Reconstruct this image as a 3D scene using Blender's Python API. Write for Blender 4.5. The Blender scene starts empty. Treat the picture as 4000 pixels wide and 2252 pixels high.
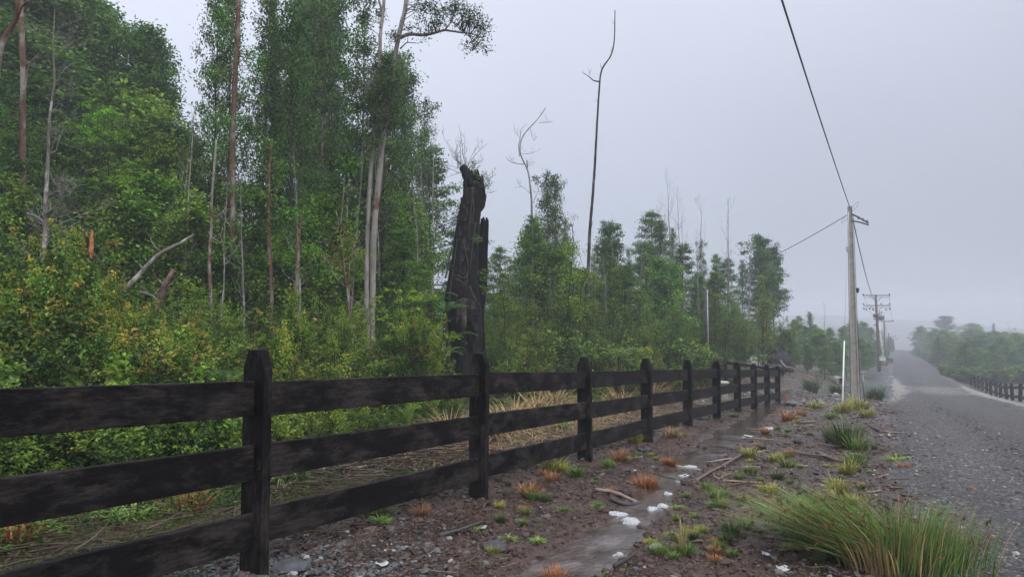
import bpy, math, random
import numpy as np
from mathutils import Vector
sc = bpy.context.scene
COL = sc.collection
rnd = random.Random(7)

# ------------------------------------------------------------------ camera, sky, sun, exposure
F_PX, W_PX, H_PX = 2700.0, 4000.0, 2252.0
HORIZ, YAW, CZ = 1270.0, 28.07, 1.5
PITCH = math.atan((HORIZ - H_PX / 2) / F_PX)
cam_d = bpy.data.cameras.new('camera'); cam = bpy.data.objects.new('camera', cam_d); COL.objects.link(cam)
cam_d.sensor_width = 36; cam_d.lens = 36 * F_PX / W_PX; cam_d.clip_start = 0.05; cam_d.clip_end = 3000
cam.location = (0, 0, CZ); cam.rotation_euler = (math.radians(90) + PITCH, 0, math.radians(YAW))
sc.camera = cam
w = bpy.data.worlds.new('World'); sc.world = w; w.use_nodes = True
wn, wl = w.node_tree.nodes, w.node_tree.links
wn.clear()
sky = wn.new('ShaderNodeTexSky'); sky.sky_type = 'NISHITA'; sky.sun_disc = False
sky.sun_elevation = math.radians(48); sky.sun_rotation = math.radians(-70)
skym = wn.new('ShaderNodeMix'); skym.data_type = 'RGBA'; skym.inputs[0].default_value = 0.93
tc = wn.new('ShaderNodeTexCoord'); sep = wn.new('ShaderNodeSeparateXYZ'); wl.new(tc.outputs['Generated'], sep.inputs[0])
ramp = wn.new('ShaderNodeValToRGB'); wl.new(sep.outputs['Z'], ramp.inputs[0])
ramp.color_ramp.elements[0].position = 0.0; ramp.color_ramp.elements[0].color = (2.1, 2.28, 2.75, 1)
ramp.color_ramp.elements[1].position = 1.0; ramp.color_ramp.elements[1].color = (9.4, 9.7, 10.8, 1)
_e = ramp.color_ramp.elements.new(.45); _e.color = (3.85, 4.05, 4.68, 1)   # overcast: zenith about three times the horizon
cn = wn.new('ShaderNodeTexNoise'); cn.inputs['Scale'].default_value = 1.6; cn.inputs['Detail'].default_value = 2
wl.new(tc.outputs['Generated'], cn.inputs['Vector'])
cm = wn.new('ShaderNodeMapRange'); cm.inputs['From Min'].default_value = .3; cm.inputs['From Max'].default_value = .7
cm.inputs['To Min'].default_value = .92; cm.inputs['To Max'].default_value = 1.07; wl.new(cn.outputs['Fac'], cm.inputs['Value'])
cv = wn.new('ShaderNodeVectorMath'); cv.operation = 'SCALE'; wl.new(ramp.outputs[0], cv.inputs[0])
dt = wn.new('ShaderNodeVectorMath'); dt.operation = 'DOT_PRODUCT'; wl.new(tc.outputs['Generated'], dt.inputs[0]); dt.inputs[1].default_value = (math.cos(math.radians(YAW)), math.sin(math.radians(YAW)), 0)   # thinner cloud to the west, thicker to the east
dm = wn.new('ShaderNodeMapRange'); dm.inputs['From Min'].default_value = -.9; dm.inputs['From Max'].default_value = .9; dm.inputs['To Min'].default_value = 1.25; dm.inputs['To Max'].default_value = .74; wl.new(dt.outputs['Value'], dm.inputs['Value'])
mm = wn.new('ShaderNodeMath'); mm.operation = 'MULTIPLY'; wl.new(dm.outputs[0], mm.inputs[0]); wl.new(cm.outputs[0], mm.inputs[1]); wl.new(mm.outputs[0], cv.inputs['Scale'])
wl.new(sky.outputs[0], skym.inputs[6]); wl.new(cv.outputs[0], skym.inputs[7])
bg = wn.new('ShaderNodeBackground'); bg.inputs[1].default_value = 0.10; wl.new(skym.outputs[2], bg.inputs[0])
wo = wn.new('ShaderNodeOutputWorld'); wl.new(bg.outputs[0], wo.inputs[0])
sun_d = bpy.data.lights.new('sun', 'SUN'); sun = bpy.data.objects.new('sun', sun_d); COL.objects.link(sun)
sun_d.energy = 1.5; sun_d.angle = math.radians(45); sun_d.color = (1, .97, .93)
sun.rotation_euler = (math.radians(42), 0, math.radians(70))
sun.location = (0, 0, 60)
sc.view_settings.view_transform = 'Standard'; sc.view_settings.look = 'None'
sc.view_settings.exposure = 1.03; sc.view_settings.gamma = 1
sc.view_settings.use_curve_mapping = False
sc.cycles.use_denoising = True
try:
    sc.cycles.denoiser = 'OPENIMAGEDENOISE'; sc.cycles.denoising_input_passes = 'RGB_ALBEDO_NORMAL'
    sc.cycles.denoising_prefilter = 'ACCURATE'
except Exception: pass
sc.cycles.max_bounces = 6; sc.cycles.diffuse_bounces = 3; sc.cycles.glossy_bounces = 2
sc.cycles.transmission_bounces = 3; sc.cycles.volume_bounces = 0; sc.cycles.transparent_max_bounces = 6
sc.cycles.caustics_reflective = False; sc.cycles.caustics_refractive = False
sc.cycles.use_adaptive_sampling = True; sc.cycles.adaptive_threshold = 0.02

# ------------------------------------------------------------------ noise
def _h(ix, iy, s):
    n = (ix.astype(np.int64) * 374761393 + iy.astype(np.int64) * 668265263 + s * 974711) & 0x7fffffff
    n = ((n ^ (n >> 13)) * 1274126177) & 0x7fffffff
    return ((n ^ (n >> 16)) & 0xffffff) / float(0xffffff)
def vnoise(x, y, s=0):
    x = np.asarray(x, float); y = np.asarray(y, float)
    ix, iy = np.floor(x), np.floor(y); fx, fy = x - ix, y - iy
    fx = fx * fx * (3 - 2 * fx); fy = fy * fy * (3 - 2 * fy)
    a, b = _h(ix, iy, s), _h(ix + 1, iy, s); c, d = _h(ix, iy + 1, s), _h(ix + 1, iy + 1, s)
    return (a + (b - a) * fx) * (1 - fy) + (c + (d - c) * fx) * fy
def fbm(x, y, o=4, s=0, g=.5):
    t, a, m = 0, 1, 0
    for i in range(o):
        t = t + a * (vnoise(x, y, s + i * 17) - .5) * 2; m += a; a *= g; x = x * 2.03 + 5.1; y = y * 2.03 + 1.7
    return t / m
def ss(a, b, v):
    t = np.clip((np.asarray(v, float) - a) / (b - a), 0, 1); return t * t * (3 - 2 * t)

# ------------------------------------------------------------------ terrain
_py = [-80, -20, 0, 2.9, 5.4, 7.9, 12.9, 17.9, 23, 28.7, 34.6, 50, 70, 100, 150, 200, 225, 270, 330, 430, 560, 700, 900]
_pd = [1.0, 1.35, 1.48, 1.46, 1.56, 1.68, 1.88, 2.15, 2.45, 2.95, 3.4, 4.3, 5.1, 5.75, 6.4, 6.75, 6.95, 8.5, 10, 7.5, 0.5, -6, -6]
_ty = np.linspace(-80, 900, 2000); _td = np.interp(_ty, _py, _pd)
_k = np.hanning(9); _k /= _k.sum(); _td = np.convolve(np.pad(_td, 4, mode='edge'), _k, 'valid')
def road_c(y): return 2.95 + .0135 * np.maximum(np.asarray(y, float) - 20, 0)
def road_hw(y): return np.full_like(np.asarray(y, float), 2.75)
def macro(x, y):
    x = np.asarray(x, float); y = np.asarray(y, float)
    z = CZ - np.interp(y, _ty, _td)
    z = z + 1.35 * ss(-2.4, -6.8, x) * ss(26, 42, y) * (1 - .4 * ss(60, 120, y))
    z = z + .22 * np.maximum(-x - 24, 0) * (1 - ss(50, 110, y)) * (1 - ss(40, 70, -x)) + 3.5 * ss(40, 70, -x) * (1 - ss(50, 110, y))
    z = z - .85 * ss(5.3, 8.5, x) * ss(36, 70, y)
    z = z + ss(300, 520, y) * (9 * fbm(x / 95, y / 120, 3, 13) - .03 * (x - 10) - 5)
    z = z + .5 * fbm(x / 14, y / 14, 2, 3) * ss(4, 14, np.abs(x + 2)) * ss(5, 25, np.abs(x - road_c(y)))
    z = z + .07 * fbm(x / 3.1, y / 3.1, 2, 9) * ss(2.6, 3.6, np.abs(x - road_c(y)))
    return z
CR, SR = math.cos(math.radians(YAW)), math.sin(math.radians(YAW))
def axis_xy(px, Z):                       # ground-plane point at depth Z along the view axis
    X = (px - W_PX / 2) / F_PX * Z
    return X * CR - Z * SR, X * SR + Z * CR
def raydir(px, py):
    u = (px - W_PX / 2) / F_PX; v = -(py - H_PX / 2) / F_PX
    c, s = math.cos(PITCH), math.sin(PITCH)
    f, z = c - v * s, s + v * c
    return u * CR - f * SR, u * SR + f * CR, z, f
def at(px, py, Z):                        # world point seen at (px, py), at horizontal depth Z
    x, y, z, f = raydir(px, py); k = Z / f
    return Vector((x * k, y * k, CZ + z * k))
def gp(px, py):                           # where the ray meets the ground
    x, y, z, f = raydir(px, py)
    t = 1.5 * 1.004 ** np.arange(1500)
    d = CZ + z * t - macro(x * t, y * t)
    i = int(np.argmax(d < 0)) if (d < 0).any() else len(t) - 1
    i = max(i, 1); a = d[i - 1] / (d[i - 1] - d[i] + 1e-9); tt = t[i - 1] + (t[i] - t[i - 1]) * a
    return x * tt, y * tt
def proj(p):
    X = p[0] * CR + p[1] * SR; Z = -p[0] * SR + p[1] * CR; z = p[2] - CZ
    c, s = math.cos(PITCH), math.sin(PITCH)
    f = Z * c + z * s; v = -Z * s + z * c
    return (W_PX / 2 + F_PX * X / max(f, .01), H_PX / 2 - F_PX * v / max(f, .01), f)
# stream course from the photograph's ground points: (px, py, half width m)
_st = [(2040, 2330, .30), (2190, 2215, .24), (2330, 2110, .20), (2440, 2030, .17), (2540, 1950, .14), (2585, 1885, .12), (2650, 1835, .17), (2720, 1790, .22),
       (2790, 1745, .26), (2850, 1700, .30), (2905, 1665, .27), (2945, 1630, .20), (2985, 1597, .28), (3010, 1575, .28), (3030, 1556, .3)]
STREAM = []
for a, b, c in _st:
    gx, gy = gp(a, b); STREAM.append((gx, gy, c))
STREAM = [(STREAM[0][0] - .5, STREAM[0][1] - 2.2, .5)] + STREAM + [(STREAM[-1][0] - .2, STREAM[-1][1] + 5, .2)]
def poly_dist(x, y, pts):
    best = np.full(np.shape(x), 1e9); wd = np.full(np.shape(x), .2); global _foot; fx_ = np.zeros(np.shape(x)); fy_ = np.zeros(np.shape(x))
    for (ax, ay, aw), (bx, by, bw) in zip(pts[:-1], pts[1:]):
        dx, dy = bx - ax, by - ay; t = np.clip(((x - ax) * dx + (y - ay) * dy) / (dx * dx + dy * dy), 0, 1)
        d = np.hypot(x - ax - t * dx, y - ay - t * dy); m = d < best
        best = np.where(m, d, best); wd = np.where(m, aw + (bw - aw) * t, wd); fx_ = np.where(m, ax + t * dx, fx_); fy_ = np.where(m, ay + t * dy, fy_)
    _foot = (fx_, fy_); return best, wd
def water_z(cx, cy, x=None, y=None):      # little pools stepping down the slope
    zc = macro(cx, cy) - .006; q = .03
    if x is not None: zc = zc + .010 * fbm(x / .45, y / .45, 3, 93)
    fr = zc / q - np.floor(zc / q); return .5 * zc + .5 * (np.floor(zc / q) + ss(.1, 1, fr)) * q
def ground(x, y):
    x = np.asarray(x, float); y = np.asarray(y, float); z = macro(x, y)
    near = 1 - ss(30, 70, np.hypot(x, y)); ds, _w = poly_dist(x, y, STREAM); lowb = 1 - .55 * np.exp(-(ds / .8) ** 2)
    dr = np.abs(x - road_c(y)); off = ss(2.2, 3.2, dr)
    lump = .042 * fbm(x / .55, y / .55, 3, 21) + .056 * np.abs(fbm(x / .17, y / .17, 3, 31)) + .013 * fbm(x / .045, y / .045, 2, 41)
    rough = .035 * fbm(x / .9, y / .9, 3, 51) * ss(-3.5, -5, x)
    z = z + near * off * (lump * lowb + rough) + near * (1 - off) * (.006 * fbm(x / .12, y / .12, 2, 61) + .012 * fbm(x / 1.2, y / 1.2, 2, 71))
    d, wd = poly_dist(x, y, STREAM)
    wz = water_z(*_foot, x, y); d = d + .19 * fbm(x / .33, y / .33, 4, 81) + .06 * fbm(x / .1, y / .1, 2, 83); m = 1 - ss(wd * .68, wd * 1.0 + .08, d); rim = np.exp(-((d - wd * 1.3 - .1) / .12) ** 2)
    z = z * (1 - m) + (wz - .03 + .012 * fbm(x / .15, y / .15, 2, 87)) * m + 0 * rim
    z = np.where((d < wd * 1.9 + .25) & (m < .5), np.maximum(z, wz + .004), z)
    return z
def gz(x, y): return float(ground(np.array([x]), np.array([y]))[0])

# ------------------------------------------------------------------ mesh helpers
def mesh(name, V, faces, mats, smooth=False, fcol=None, vcol=None, midx=None, uv=None):
    V = np.asarray(V, float).reshape(-1, 3); me = bpy.data.meshes.new(name)
    fl = [np.asarray(f, int) for f in (faces if isinstance(faces, (list, tuple)) else [faces]) if len(f)]
    li = np.concatenate([f.ravel() for f in fl]); tot = np.concatenate([np.full(len(f), f.shape[1]) for f in fl])
    st = np.concatenate([[0], np.cumsum(tot)[:-1]])
    me.vertices.add(len(V)); me.vertices.foreach_set('co', V.ravel())
    me.loops.add(len(li)); me.loops.foreach_set('vertex_index', li)
    me.polygons.add(len(tot)); me.polygons.foreach_set('loop_start', st); me.polygons.foreach_set('loop_total', tot)
    me.polygons.foreach_set('use_smooth', np.full(len(tot), bool(smooth)))
    if midx is not None: me.polygons.foreach_set('material_index', np.asarray(midx, int))
    if fcol is not None:
        a = me.attributes.new('col', 'FLOAT_COLOR', 'FACE'); c = np.ones((len(tot), 4)); c[:, :3] = fcol; a.data.foreach_set('color', c.ravel())
    if vcol is not None:
        a = me.attributes.new('zone', 'FLOAT_COLOR', 'POINT'); c = np.ones((len(V), 4)); c[:, :vcol.shape[1]] = vcol; a.data.foreach_set('color', c.ravel())
    for m in (mats if isinstance(mats, (list, tuple)) else [mats]): me.materials.append(m)
    me.update(calc_edges=True); me.validate(); return me
class MB:
    def __init__(s): s.V = []; s.q = []; s.t = []; s.n = 0; s.cq = []; s.ct = []
    def add(s, V, Q=None, T=None, col=None):
        V = np.asarray(V, float).reshape(-1, 3)
        if Q is not None and len(Q): s.q.append(np.asarray(Q, int) + s.n); s.cq.append(np.broadcast_to(col if col is not None else (.5, .5, .5), (len(Q), 3)))
        if T is not None and len(T): s.t.append(np.asarray(T, int) + s.n); s.ct.append(np.broadcast_to(col if col is not None else (.5, .5, .5), (len(T), 3)))
        s.V.append(V); s.n += len(V)
    def data(s):
        F, C = [], []
        if s.q: F.append(np.concatenate(s.q)); C.append(np.concatenate(s.cq))
        if s.t: F.append(np.concatenate(s.t)); C.append(np.concatenate(s.ct))
        return np.concatenate(s.V), F, np.concatenate(C)
    def mesh(s, name, mat, smooth=False, off=None):
        V, F, C = s.data()
        if off is not None: V = V - np.asarray(off)
        return mesh(name, V, F, mat, smooth, fcol=C)
    def box(s, c, d, R=None, col=None, taper=1.0):
        v = np.array([[x, y, z] for z in (-.5, .5) for y in (-.5, .5) for x in (-.5, .5)]) * np.array(d)
        v[4:, :2] *= taper
        if R is not None: v = v @ np.array(R).T
        s.add(v + np.array(c), [[0, 2, 3, 1], [4, 5, 7, 6], [0, 1, 5, 4], [2, 6, 7, 3], [0, 4, 6, 2], [1, 3, 7, 5]], col=col)
    def tube(s, P, R, n=6, col=None, cap=True, jit=0, seed=0, squash=None):
        P = np.asarray(P, float); k = len(P); R = np.broadcast_to(np.asarray(R, float), (k,))
        T = np.gradient(P, axis=0); T /= np.linalg.norm(T, axis=1, keepdims=True) + 1e-9
        ref = np.array([0, 0, 1.]) if abs(T[0, 2]) < .8 else np.array([1., 0, 0])
        A = np.cross(T, ref); A /= np.linalg.norm(A, axis=1, keepdims=True) + 1e-9; B = np.cross(T, A)
        an = np.arange(n) / n * 2 * math.pi
        rr = R[:, None] * np.ones(n)
        if jit: rr = rr * (1 + jit * (np.random.RandomState(seed).rand(k, n) - .5) * 2)
        V = P[:, None] + rr[..., None] * (A[:, None] * np.cos(an)[None, :, None] + B[:, None] * np.sin(an)[None, :, None])
        i = np.arange(k - 1)[:, None] * n; j = np.arange(n)[None]; j2 = (j + 1) % n
        Q = np.stack([i + j, i + j2, i + n + j2, i + n + j], -1).reshape(-1, 4)
        V = V.reshape(-1, 3); T_ = None
        if cap:
            V = np.concatenate([V, P[:1], P[-1:]]); a, b = k * n, k * n + 1
            T_ = [[a, (q + 1) % n, q] for q in range(n)] + [[b, (k - 1) * n + q, (k - 1) * n + (q + 1) % n] for q in range(n)]
        s.add(V, Q, T_, col)
def link(name, me, parent=None, loc=None):
    o = bpy.data.objects.new(name, me); COL.objects.link(o)
    if parent is not None: o.parent = parent
    if loc is not None: o.location = loc
    return o
REG = []
def tag(o, label=None, cat=None, group=None, kind=None):
    if label: o['label'] = label
    if cat: o['category'] = cat
    if group: o['group'] = group
    if kind: o['kind'] = kind
    return o
def empty(name, loc, rz=0, s=1.0):
    o = bpy.data.objects.new(name, None); COL.objects.link(o); o.location = loc; o.rotation_euler = (0, 0, rz)
    o.scale = s if isinstance(s, (tuple, list)) else (s, s, s); o.empty_display_size = .2; return o
def reg(o, desc, cat, group=None, fmt='%s'):     # label finished at the end, once all neighbours are known
    REG.append((o, desc, cat, group)); return o

# ------------------------------------------------------------------ materials
class NT:
    def __init__(s, name):
        s.m = bpy.data.materials.new(name); s.m.use_nodes = True; s.t = s.m.node_tree; s.t.nodes.clear()
        s.out = s.n('ShaderNodeOutputMaterial'); s.bs = s.n('ShaderNodeBsdfPrincipled'); s.l(s.bs, 0, s.out, 0)
    def n(s, t, **k):
        o = s.t.nodes.new(t)
        for a, b in k.items(): setattr(o, a, b)
        return o
    def l(s, a, ao, b, bi): s.t.links.new(a.outputs[ao], b.inputs[bi])
    def coord(s, kind='Object', scale=(1, 1, 1)):
        c = s.n('ShaderNodeTexCoord'); m = s.n('ShaderNodeMapping'); m.inputs['Scale'].default_value = scale; s.l(c, kind, m, 0); return m
    def noise(s, vec, sc_, det=4, rough=.55):
        o = s.n('ShaderNodeTexNoise'); o.inputs['Scale'].default_value = sc_; o.inputs['Detail'].default_value = det
        o.inputs['Roughness'].default_value = rough; s.l(vec, 0, o, 'Vector'); return o
    def voro(s, vec, sc_, feat='F1'):
        o = s.n('ShaderNodeTexVoronoi', feature=feat); o.inputs['Scale'].default_value = sc_; s.l(vec, 0, o, 'Vector'); return o
    def ramp(s, src, oi, *st):
        o = s.n('ShaderNodeValToRGB'); e = o.color_ramp.elements
        while len(e) < len(st): e.new(.5)
        for k, (p, c) in enumerate(st): e[k].position = p; e[k].color = (*c, 1) if len(c) == 3 else c
        s.l(src, oi, o, 0); return o
    def mix(s, fac, a, b, mode='MIX'):
        o = s.n('ShaderNodeMix', data_type='RGBA', blend_type=mode)
        for v, i in ((fac, 0), (a, 6), (b, 7)):
            if isinstance(v, tuple) and hasattr(v[0], 'outputs'): s.t.links.new(v[0].outputs[v[1]], o.inputs[i])
            elif isinstance(v, (int, float)): o.inputs[i].default_value = v
            else: o.inputs[i].default_value = (*v, 1)
        return (o, 2)
    def math(s, op, a, b):
        o = s.n('ShaderNodeMath', operation=op)
        for v, i in ((a, 0), (b, 1)):
            if isinstance(v, tuple): s.t.links.new(v[0].outputs[v[1]], o.inputs[i])
            else: o.inputs[i].default_value = v
        return (o, 0)
    def bump(s, h, strength=.5, dist=.02):
        b = s.n('ShaderNodeBump'); b.inputs['Strength'].default_value = strength; b.inputs['Distance'].default_value = dist
        s.t.links.new(h[0].outputs[h[1]], b.inputs['Height']); s.l(b, 0, s.bs, 'Normal'); return b
    def set(s, **k):
        for a, v in k.items():
            i = s.bs.inputs[a.replace('_', ' ')]
            if isinstance(v, tuple) and hasattr(v[0], 'outputs'): s.t.links.new(v[0].outputs[v[1]], i)
            elif isinstance(v, (int, float)): i.default_value = v
            else: i.default_value = (*v, 1)
        return s
def ramp1(a, b): return ((a, (0, 0, 0)), (b, (1, 1, 1)))

def mat_plain(name, c, rough=.6, var=.25, scale=8, metal=0, bump=.15):
    t = NT(name); v = t.coord(); n = t.noise(v, scale, 5)
    lo = tuple(x * (1 - var) for x in c); hi = tuple(min(1, x * (1 + var)) for x in c)
    r = t.ramp(n, 'Fac', (.3, lo), (.7, hi)); t.set(Base_Color=(r, 0), Roughness=rough, Metallic=metal); t.bump((n, 'Fac'), bump, .01); return t.m
def mat_leaf(name, hue=1.0):
    t = NT(name); a = t.n('ShaderNodeAttribute', attribute_name='col'); oi = t.n('ShaderNodeObjectInfo')
    mr = t.n('ShaderNodeMapRange'); mr.inputs['To Min'].default_value = .78; mr.inputs['To Max'].default_value = 1.22; t.l(oi, 'Random', mr, 0)
    hs = t.n('ShaderNodeHueSaturation'); t.l(a, 'Color', hs, 'Color'); t.l(mr, 0, hs, 'Value')
    m2 = t.n('ShaderNodeMapRange'); m2.inputs['To Min'].default_value = .482; m2.inputs['To Max'].default_value = .518
    wn_ = t.n('ShaderNodeTexWhiteNoise', noise_dimensions='1D'); t.l(oi, 'Random', wn_, 'W'); t.l(wn_, 'Value', m2, 0); t.l(m2, 0, hs, 'Hue')
    t.set(Base_Color=(hs, 0), Roughness=.5)
    t.bs.inputs['Specular IOR Level'].default_value = .25
    tr = t.n('ShaderNodeBsdfTranslucent'); t.l(hs, 0, tr, 0); mx = t.n('ShaderNodeMixShader'); mx.inputs[0].default_value = .32
    t.l(t.bs, 0, mx, 1); t.l(tr, 0, mx, 2); t.l(mx, 0, t.out, 0); return t.m
def mat_bark(name, c1, c2, c3, patch=.55):
    t = NT(name); v = t.coord(scale=(1, 1, .3)); n = t.noise(v, 14, 6, .65); v2 = t.coord(scale=(1, 1, .6)); n2 = t.noise(v2, 3.2, 4, .6)
    a = t.ramp(n, 'Fac', (.3, c1), (.7, c2)); f = t.ramp(n2, 'Fac', *ramp1(patch - .05, patch + .05)); col = t.mix((f, 0), (a, 0), c3)
    t.set(Base_Color=col, Roughness=.8); t.bs.inputs['Specular IOR Level'].default_value = .2; t.bump((n, 'Fac'), .7, .02); return t.m
def mat_face(name, rough=.7, bump=.3, sc_=20):
    t = NT(name); a = t.n('ShaderNodeAttribute', attribute_name='col'); v = t.coord(); n = t.noise(v, sc_, 5)
    r = t.ramp(n, 'Fac', (.25, (.65, .65, .65)), (.75, (1.3, 1.3, 1.3))); c = t.mix(1.0, (a, 'Color'), (r, 0), 'MULTIPLY')
    t.set(Base_Color=c, Roughness=rough); t.bs.inputs['Specular IOR Level'].default_value = .18; t.bump((n, 'Fac'), bump, .01); return t.m

M = {}
M['leaf'] = mat_leaf('leaf'); M['grass'] = mat_face('grass_blades', .55, .1, 5)
M['bark_grey'] = mat_bark('bark_grey', (.075, .065, .055), (.16, .145, .13), (.30, .29, .27))
M['bark_dark'] = mat_bark('bark_dark', (.02, .017, .015), (.06, .05, .045), (.13, .12, .11), .62)
M['bark_red'] = mat_bark('bark_red', (.07, .036, .026), (.15, .080, .060), (.21, .18, .16), .54)
M['bark_white'] = mat_bark('bark_white', (.15, .13, .115), (.30, .28, .25), (.11, .05, .035), .53)
M['bark_pink'] = mat_bark('bark_pink', (.15, .135, .12), (.29, .27, .25), (.12, .065, .05), .62)
M['dead'] = mat_bark('dead_wood', (.11, .10, .09), (.22, .21, .195), (.30, .29, .28), .55)
M['char'] = mat_bark('charred_wood', (.002, .002, .002), (.008, .007, .007), (.020, .015, .013), .64)
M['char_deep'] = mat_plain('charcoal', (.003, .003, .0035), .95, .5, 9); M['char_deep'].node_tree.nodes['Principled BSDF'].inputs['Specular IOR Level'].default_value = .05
M['stick'] = mat_face('stick_wood', .75, .5, 30)
M['stone'] = mat_face('stone', .6, .4, 25)
M['foam'] = mat_plain('foam', (.33, .345, .36), .7, .5, 60, bump=1.0)

# fence timber: dark stain, worn grain, a few pale knots
def mat_fence(name, axis):
    t = NT(name); s1 = [9, 9, 9]; s1[axis] = 1.0; v = t.coord(scale=tuple(s1)); g = t.noise(v, 6.5, 8, .8)
    s2 = [2.4, 2.4, 2.4]; s2[axis] = .9; v2 = t.coord(scale=tuple(s2)); big = t.noise(v2, 3.2, 7, .75)
    oi = t.n('ShaderNodeObjectInfo'); v2b = t.n('ShaderNodeVectorMath', operation='ADD'); t.l(v2, 0, v2b, 0)
    sc3 = t.n('ShaderNodeVectorMath', operation='SCALE'); t.l(oi, 'Location', sc3, 0); sc3.inputs['Scale'].default_value = 3.7; t.l(sc3, 0, v2b, 1); t.l(v2b, 0, big, 'Vector')
    a = t.ramp(g, 'Fac', (.30, (.0012, .0012, .0014)), (.72, (.009, .008, .008)))
    f = t.ramp(big, 'Fac', (.45, (0, 0, 0)), (.62, (1, 1, 1)))
    b = t.ramp(g, 'Fac', (.35, (.008, .007, .0068)), (.66, (.058, .048, .046)))
    col = t.mix((f, 0), (a, 0), (b, 0))
    s4 = [5, 5, 5]; s4[axis] = 2.2; v4 = t.coord(scale=tuple(s4)); kn = t.voro(v4, .8)
    t.l(oi, 'Random', t.math('MULTIPLY', 1, 1)[0], 0)
    kf = t.ramp(kn, 'Distance', (.06, (1, 1, 1)), (.15, (0, 0, 0)))
    kn2 = t.noise(v4, 18, 3); kf2 = t.math('MULTIPLY', (kf, 0), (t.ramp(kn2, 'Fac', *ramp1(.5, .6)), 0))
    col = t.mix(kf2, col, (.13, .095, .07))
    t.set(Base_Color=col, Roughness=(t.ramp(big, 'Fac', (.3, (.5,) * 3), (.7, (.8,) * 3)), 0)); t.bs.inputs['Specular IOR Level'].default_value = .09
    t.bump((g, 'Fac'), .35, .008); return t.m
M['rail'] = mat_fence('stained_rail', 1); M['post'] = mat_fence('stained_post', 2)

# ground
def mat_ground():
    t = NT('ground_soil'); v = t.coord('Object'); z = t.n('ShaderNodeAttribute', attribute_name='zone'); sp = t.n('ShaderNodeSeparateColor'); t.l(z, 'Color', sp, 0)
    n1 = t.noise(v, 1.3, 6, .65); n2 = t.noise(v, 14, 6, .7); n3 = t.noise(v, 55, 4, .7); vo = t.voro(v, 38); vo2 = t.voro(v, 75)
    mud = t.ramp(n2, 'Fac', (.3, (.016, .010, .0085)), (.5, (.058, .036, .027)), (.72, (.12, .082, .068)))
    mudd = t.ramp(n1, 'Fac', (.35, (.6, .58, .6)), (.65, (1.15, 1.1, 1.1))); c = t.mix(1.0, (mud, 0), (mudd, 0), 'MULTIPLY')
    bw = t.n('ShaderNodeSeparateColor'); t.l(vo, 'Color', bw, 0)
    grav = t.ramp(bw, 0, (.1, (.03, .029, .031)), (.6, (.075, .072, .073)), (.95, (.19, .18, .17)))
    gm = t.ramp(vo, 'Distance', (.0, (1, 1, 1)), (.75, (.25, .25, .25))); grav = t.mix(1.0, (grav, 0), (gm, 0), 'MULTIPLY')
    fg = t.math('ADD', (sp, 0), (t.ramp(n2, 'Fac', (.35, (-.3,) * 3), (.65, (.3,) * 3)), 0)); fg = (t.ramp(fg[0], 0, *ramp1(.4, .6)), 0)
    c = t.mix(fg, c, grav)
    moss = t.ramp(n3, 'Fac', (.3, (.012, .022, .005)), (.7, (.065, .090, .017)))
    fm = t.math('ADD', (sp, 1), (t.ramp(n2, 'Fac', (.3, (-.35,) * 3), (.7, (.35,) * 3)), 0)); fm = (t.ramp(fm[0], 0, *ramp1(.45, .62)), 0)
    c = t.mix(fm, c, (moss, 0))
    lit = t.ramp(n3, 'Fac', (.3, (.028, .019, .013)), (.58, (.085, .056, .036)), (.8, (.21, .15, .09)))
    fl = t.math('ADD', (sp, 2), (t.ramp(n1, 'Fac', (.3, (-.35,) * 3), (.7, (.35,) * 3)), 0)); fl = (t.ramp(fl[0], 0, *ramp1(.4, .65)), 0)
    c = t.mix(fl, c, (lit, 0))
    wet = t.ramp(n1, 'Fac', (.40, (.16,) * 3), (.50, (.42,) * 3), (.64, (.75,) * 3))
    wet2 = t.ramp(n2, 'Fac', (.40, (.35,) * 3), (.60, (1.15,) * 3)); wr = t.mix(1.0, (wet, 0), (wet2, 0), 'MULTIPLY')
    t.set(Base_Color=c, Roughness=wr); t.bs.inputs['Specular IOR Level'].default_value = .26
    h = t.math('ADD', (n2, 'Fac'), t.math('MULTIPLY', (n3, 'Fac'), .5)); h = t.math('ADD', h, t.math('MULTIPLY', (vo, 'Distance'), -.35))
    t.bump(h, .9, .03); return t.m
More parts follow.
